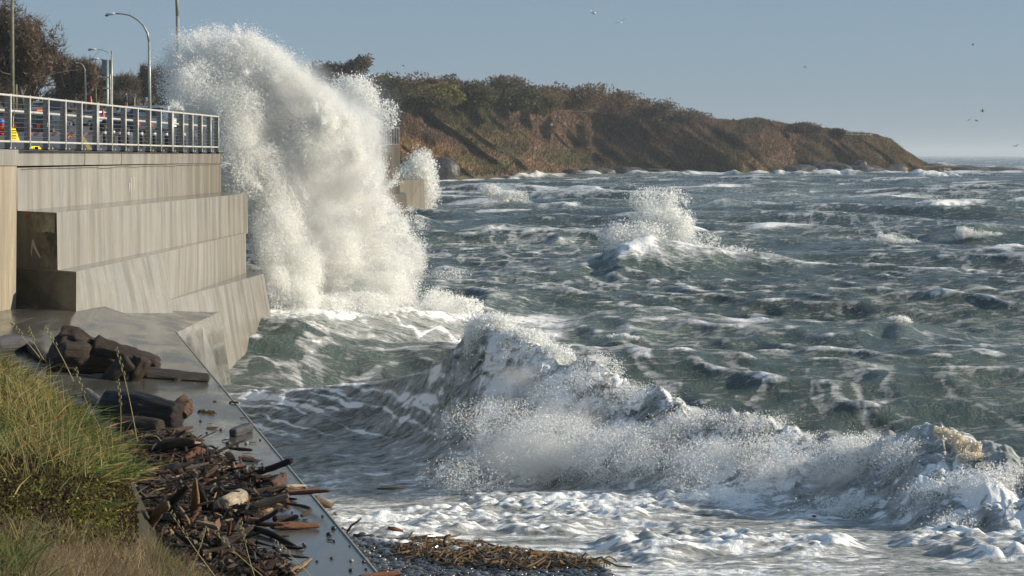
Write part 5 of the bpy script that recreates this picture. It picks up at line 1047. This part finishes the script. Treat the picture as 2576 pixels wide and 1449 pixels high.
# ------------------------------------------------------------------ thrown water: clouds of droplets
def m_spray():
    t = NT("spray_droplets"); t.b.inputs["Base Color"].default_value = (.93, .94, .93, 1); t.b.inputs["Roughness"].default_value = .5
    tr = t.n("BsdfTranslucent"); tr.inputs[0].default_value = (.97, .97, .95, 1)
    mx = t.n("MixShader"); mx.inputs[0].default_value = .5
    t.l(t.b.outputs[0], mx.inputs[1]); t.l(tr.outputs[0], mx.inputs[2]); t.l(mx.outputs[0], t.out.inputs[0]); return t.m
M_spray = m_spray()
def droplets(name, P, size, label, mat=None, stretch=None):
    n = len(P); r = np.random.default_rng(n)
    a = r.normal(size=(n, 3)); a /= np.linalg.norm(a, axis=1)[:, None]
    b = np.cross(a, r.normal(size=(n, 3))); b /= np.linalg.norm(b, axis=1)[:, None]
    s = (size*(.45+r.random(n)**4*2.6))[:, None]
    if stretch is not None: a = a*.6+stretch*.9
    V = np.stack([P+a*s, P-.5*a*s+.87*b*s, P-.5*a*s-.87*b*s], 1).reshape(-1, 3)
    return ob(name, me_np(name, V, np.arange(3*n).reshape(-1, 3)), mat or M_spray, label=label, cat="spray", kind="stuff")
def cloud(n, puffs, seed, nscale=1.0, thr=.45, soft=.25, squash=.8, fall=1.0, jet=None):
    """puffs: px, py, Y, radius px (x), radius px (y), weight"""
    r = np.random.default_rng(seed); pf = np.array(puffs, float)
    wgt = pf[:, 3]*pf[:, 4]*pf[:, 5]; wgt /= wgt.sum(); out = []; tot = 0
    while tot < n:
        k = r.choice(len(pf), 200000, p=wgt); q = r.normal(size=(200000, 3)); q /= np.linalg.norm(q, axis=1)[:, None]
        q *= (r.random(200000)**(1/3.)*1.0)[:, None]*(1+fall*np.abs(r.normal(size=200000))[:, None]*.22)
        Y0 = pf[k, 2]; Y = Y0+q[:, 1]*(pf[k, 3]+pf[k, 4])/2*Y0/F*squash
        X = (pf[k, 0]+q[:, 0]*pf[k, 3]-1288)/F*Y0; Z = CZ-(pf[k, 1]+q[:, 2]*pf[k, 4]-390)/F*Y0
        P = np.stack([X, Y, Z], 1); Q = P*nscale*np.array([1, 1, .8])
        if jet is not None: jd = np.array(jet)/np.linalg.norm(jet); Q = Q-.68*(Q@jd)[:, None]*jd
        d = fbm3(Q, 4, seed, .6)
        keep = r.random(200000) < np.clip((d-thr)/soft+.5, .0, 1)
        P = P[keep]; out.append(P); tot += len(P)
    return np.concatenate(out)[:n]

def m_mist(name, dens, sc=2.2, lo=.42, hi=.62, g=.35):
    t = NT(name); t.t.nodes.remove(t.b); v = t.n("VolumePrincipled")
    v.inputs["Color"].default_value = (.985, .985, .98, 1); v.inputs["Anisotropy"].default_value = g
    tc = t.n("TexCoord"); ln = t.n("VectorMath"); ln.operation = 'LENGTH'; t.l(tc.outputs["Object"], ln.inputs[0])
    r = t.ramp(ln.outputs["Value"], [(.35, 1.0), (.98, 0.0)]); ge = t.n("NewGeometry")
    mp = t.n("Mapping"); mp.inputs["Scale"].default_value = (.5, .5, .42); t.l(ge.outputs["Position"], mp.inputs[0])
    nz = t.ramp(t.noise(mp.outputs[0], sc, 4, .62, .3), [(lo, 0.0), (hi, 1.0)])
    t.l(t.math('MULTIPLY', t.math('MULTIPLY', r, nz), dens), v.inputs["Density"]); t.l(v.outputs[0], t.out.inputs[1])
    t.m.cycles.volume_step_rate = .6 if hasattr(t.m.cycles, "volume_step_rate") else 1
    return t.m
def sphere_me(name, n=16, m=24):
    V = []; Fc = []
    for i in range(n+1):
        a = math.pi*i/n
        for j in range(m): b = 2*math.pi*j/m; V.append((math.sin(a)*math.cos(b), math.sin(a)*math.sin(b), math.cos(a)))
    for i in range(n):
        for j in range(m): Fc.append((i*m+j, (i+1)*m+j, (i+1)*m+(j+1) % m, i*m+(j+1) % m))
    return me_np(name, V, np.array(Fc), smooth=True)
def mist(parent, puffs, mat):
    for (px, py, Y, rx, ry) in puffs:
        me = sphere_me("mist_puff"); o = ob("mist_puff", me, mat, parent)
        c = W(px, py, Y); k = Y/F; o.location = c; o.scale = (rx*k, (rx+ry)*.42*k, ry*k)
S1 = [(480,150,66,62,58,.5),(560,150,66,80,62,.8),(620,190,66,90,90,1.1),(500,230,65,75,70,.7),(680,208,66,80,75,1.1),(590,290,65,70,80,1),(730,262,66,80,75,1.1),(590,370,64.6,50,70,1),
      (690,300,66,90,80,1.2),(790,305,67,80,75,1.1),(650,420,65,65,60,1),(760,380,66,100,80,1.4),(880,340,68,70,65,1.1),(905,430,69,55,65,1.2),(820,460,67,90,80,1.5),(700,500,65,70,70,1.2),
      (870,520,69,85,90,1.4),(700,590,64,60,70,1.3),(800,600,66,110,90,1.6),(945,570,70,60,75,1.2),(740,680,64,65,80,1.4),(880,670,67,110,80,1.5),(995,640,71,62,70,1.1),(740,755,63.2,55,50,1.5),(700,735,62.8,30,60,1),
      (850,740,66,80,45,1),(680,640,63.5,35,60,.8),(610,460,64,35,50,.5),(440,200,66,45,70,.18),(520,330,65,60,60,.2),(1030,660,71,40,50,.5),(800,775,64.8,90,26,1.1),(900,750,66,90,34,1),(990,725,67,60,30,.7)]
rj = np.random.default_rng(404)
OUT = [(430,150),(450,110),(480,92),(560,85),(640,95),(705,138),(760,188),(808,230),(865,285),(925,330),(945,400),(970,470),(1000,550),(1045,610),(1045,690),(560,400),(575,450),(610,500),(635,560),(650,620),(665,690),(690,760),(500,290),(440,250)]
for (x, y) in OUT:
    for _ in range(4):
        rr0 = 10+20*rj.random(); S1.append((x+rj.normal()*16+(740-x)*.16, y+rj.normal()*16+(430-y)*.10, 65.5+rj.random()*2, rr0, rr0*(.8+.8*rj.random()), .25+.5*rj.random()))
def streamers():
    out = []
    for _ in range(230):
        x, y = OUT[rj.integers(len(OUT))]; x += rj.normal()*26+(740-x)*.14; y += rj.normal()*26+(430-y)*.12; dx = (x-740)/330; dy = (y-480)/420
        a = math.atan2(dy-.55, dx-.25)+rj.normal()*.35; L = 12+48*rj.random(); n = int(200+900*rj.random()); t = rj.random(n)**.7; wv = (2+8*t)*(.5+rj.random())
        px = x+math.cos(a)*L*t+rj.normal(size=n)*wv; py = y+math.sin(a)*L*t+28*t*t*rj.random()+rj.normal(size=n)*wv; Y = 66+rj.normal()*1.2+rj.normal(size=n)*.15
        out.append(np.stack([(px-1288)/F*Y, Y, CZ-(py-390)/F*Y], 1))
    return np.concatenate(out)
spl = droplets("wave_splash", np.concatenate([cloud(2600000, S1, 21, 1.3, .45, .34, jet=(-.5, 0, .9)), streamers()]), .0115, "towering white burst of spray exploding over the end of the stepped seawall")
mist(spl, [(560,190,66,130,100),(640,210,66,150,120),(740,270,66,150,140),(850,370,67,150,150),(740,430,66,160,150),(870,520,68,140,160),(760,600,65.5,130,160),(920,640,69,150,110),(745,730,65,95,100),(610,350,65,90,120)], m_mist("spray_mist", 2.4, g=.6, lo=.36, hi=.6))
mist(spl, [(480,220,66,110,140),(940,280,75,90,120),(985,590,71,80,120)], m_mist("thin_mist", .22, g=.5, lo=.35, hi=.7))
S2 = [(1040,470,215,45,60,1),(1060,430,215,35,50,.7),(1030,540,215,40,40,1),(1075,480,215,30,50,.4)]
s2 = droplets("wave_splash", cloud(50000, S2, 22, .35, .42, .5), .055, "pale plume of spray rising behind the far wall pier")
mist(s2, [(1040,480,215,75,100),(1060,500,214,60,80)], m_mist("far_mist", .10, sc=.8, g=.5))
S3 = [(900,260,90,50,60,.6),(960,290,92,40,40,.3),(860,230,90,40,40,.4)]
droplets("wave_splash", cloud(26000, S3, 23, .6, .46, .4), .024, "thin veil of windblown drops above and right of the main splash")
# crest plumes on the sea
M_bm = m_mist("breaker_mist", 5.0, sc=3.2, g=.45, lo=.38, hi=.64)
def plume(px, py, Y, rx, ry, n, sz, label, seed, ns=.8, extra=()):
    return droplets("crest_spray", cloud(n, [(px, py, Y, rx, ry, 1)]+list(extra), seed, ns, .47, .3), sz, label)
plume(1650, 560, 106, 55, 60, 60000, .028, "tall ragged spray plume on the pyramid shaped wave in mid bay", 31, 1.1, [(1700,545,106,40,60,1.2),(1720,580,105,28,35,1),(1600,600,104,80,40,1),(1540,590,106,30,40,.5),(1760,610,104,50,25,.6),(1650,500,107,70,30,.35),(1840,640,103,80,20,.4),(1700,640,102,140,30,.7)])
plume(1235, 830, 37.4, 55, 36, 60000, .011, "curling crest throwing spray at the left peak of the foreground breaker", 32, 2.2, [(1190,880,37.5,22,40,.5),(1320,860,36.8,60,30,.8),(1400,900,36.2,40,30,.5)])
A_ = plume(1500, 930, 35.4, 60, 40, 460000, .0062, "long band of spray torn from the crest and front of the foreground breaker", 33, 2.4,
   [(1320,930,36.4,90,60,1),(1450,1000,35.2,110,60,1.2),(1600,1020,34.6,90,50,1),(1750,1070,33.3,90,40,.9),(1900,1080,32.3,80,35,.8),(1250,1080,34.4,120,70,.9),(1400,1130,33.6,140,80,1),(1600,1150,32.8,140,70,1),
    (1800,1180,31.4,140,70,1),(2000,1180,30.3,120,70,1),(2150,1160,29.4,90,60,.9),(2300,1160,28.2,90,50,.7),(2400,1280,26.2,120,70,.8),(1900,1290,29.6,180,60,.9),(2150,1320,27.6,140,70,.9),(2500,1250,26,80,60,.8),(2350,1400,25,140,50,.5),(2000,1110,31.4,110,22,.9),(2200,1120,29.6,120,22,1),(2520,1195,26.4,110,26,1),(1850,1060,32.8,120,22,.9),(2450,1350,25,120,60,.8),(1200,1190,32.8,120,50,.5)])
plume(1235, 480, 216, 25, 14, 5000, .06, "small white plume on the whitecap nearest the far wall block", 34, .4, [(1290,495,214,45,14,1)])
plume(1225, 415, 600, 28, 16, 7000, .13, "plume of surf bursting on the rocks under the brown cliff", 35, .15, [(1190,430,600,40,8,.8),(1330,425,600,25,8,.6)])
plume(2262, 808, 66, 26, 12, 6000, .017, "little comb of spray on the lone green wave at right", 36, 2)
plume(1240, 740, 80, 40, 14, 7000, .022, "low splash behind the wave running up to the wall", 37, 1.4, [(1150,770,68,60,22,1),(1130,690,95,50,14,.7)])
B_ = plume(1050, 750, 67, 90, 26, 90000, .012, "spray lip along the ridge leading from the wall splash", 38, 1.6, [(800,775,63.8,90,30,1.3),(900,765,64.6,90,30,1.2),(720,790,62.8,50,24,1),(990,768,65.4,70,22,.8),(960,715,66,60,30,1),(1180,800,67.5,50,20,.6)])
mist(A_, [(1300,1000,35.8,110,90),(1450,1080,34.4,140,90),(1620,1130,33.2,140,80),(1800,1180,31.9,140,80),(1980,1210,30.6,140,80),(2150,1240,29.2,140,90),(2330,1270,27.6,130,90),(2500,1300,26.2,120,90),(1250,860,37.2,70,40),(1330,1150,33.4,150,70),(1380,910,36.4,70,40)], M_bm)
mist(B_, [(800,745,65.5,120,50),(950,735,66.3,110,50),(1090,775,67.2,90,30)], M_bm)
droplets("foam_clump", cloud(60000, [(2345,1080,28,18,7,.5),(2372,1088,28,24,10,1),(2400,1105,27.8,24,12,1),(2430,1122,27.6,22,13,1),(2455,1130,27.4,12,14,.8),(2440,1150,27.3,30,9,.8),(2500,1175,27,50,12,.6)], 39, 4, .5, .12), .007, "cream coloured clump of froth flung from the breaker crest at right", simple("cream_froth", (.92, .84, .70), .6, var=.05))
plume(2432, 586, 139, 24, 12, 12000, .018, "fan of spray on the steep green wave near the right edge", 40, 2.2, [(2448,590,139,26,8,1),(2485,588,139,32,5,1),(2415,592,139,16,9,.8),(2420,578,139,14,10,.5)])
plume(2235, 598, 124, 26, 8, 12000, .020, "spray on the breaking crest left of the steep green wave", 41, 2.2, [(2330,495,260,34,6,1),(2370,505,258,50,5,1),(2430,515,256,60,4,1),(2200,603,124,30,4,.8),(2270,606,124,36,5,1),(2215,590,124,8,9,.5)])

WC = [(1600,620,124),(1950,568,166),(2050,670,104),(2400,678,99),(1450,682,98),(2540,618,122),(2080,522,205),(2480,510,218),(1600,484,280),(1780,466,340),(2250,489,265),(2000,490,265),(1880,824,67),(1560,840,64.5),(1405,510,218),(1470,472,302),(1300,500,219),(2340,502,212),(2150,514,208)]
rw = np.random.default_rng(808); PW = []
for (x, y, Y) in WC:
    for _ in range(3): PW.append((x+rw.normal()*22, y+2+abs(rw.normal())*3, Y, 10+16*rw.random(), 3+4*rw.random(), 1))
droplets("crest_spray", cloud(60000, PW, 55, 1.2, .46, .3), .022, "flecks of spray blown off the scattered whitecaps across the bay")
# ------------------------------------------------------------------ sea haze
hm = bpy.data.materials.new("haze"); hm.use_nodes = True; ht = hm.node_tree; ht.nodes.remove(ht.nodes["Principled BSDF"])
hv = ht.nodes.new("ShaderNodeVolumePrincipled"); hv.inputs["Color"].default_value = (.78, .86, .94, 1); hv.inputs["Density"].default_value = .00016; hv.inputs["Anisotropy"].default_value = .1
ht.links.new(hv.outputs[0], ht.nodes["Material Output"].inputs[1])
hb = MB().box((0, 7350, 23), (13000, 14900, 52)); haze = hb.build("haze", hm, kind="stuff", label="thin pale sea haze over the whole bay", cat="haze")
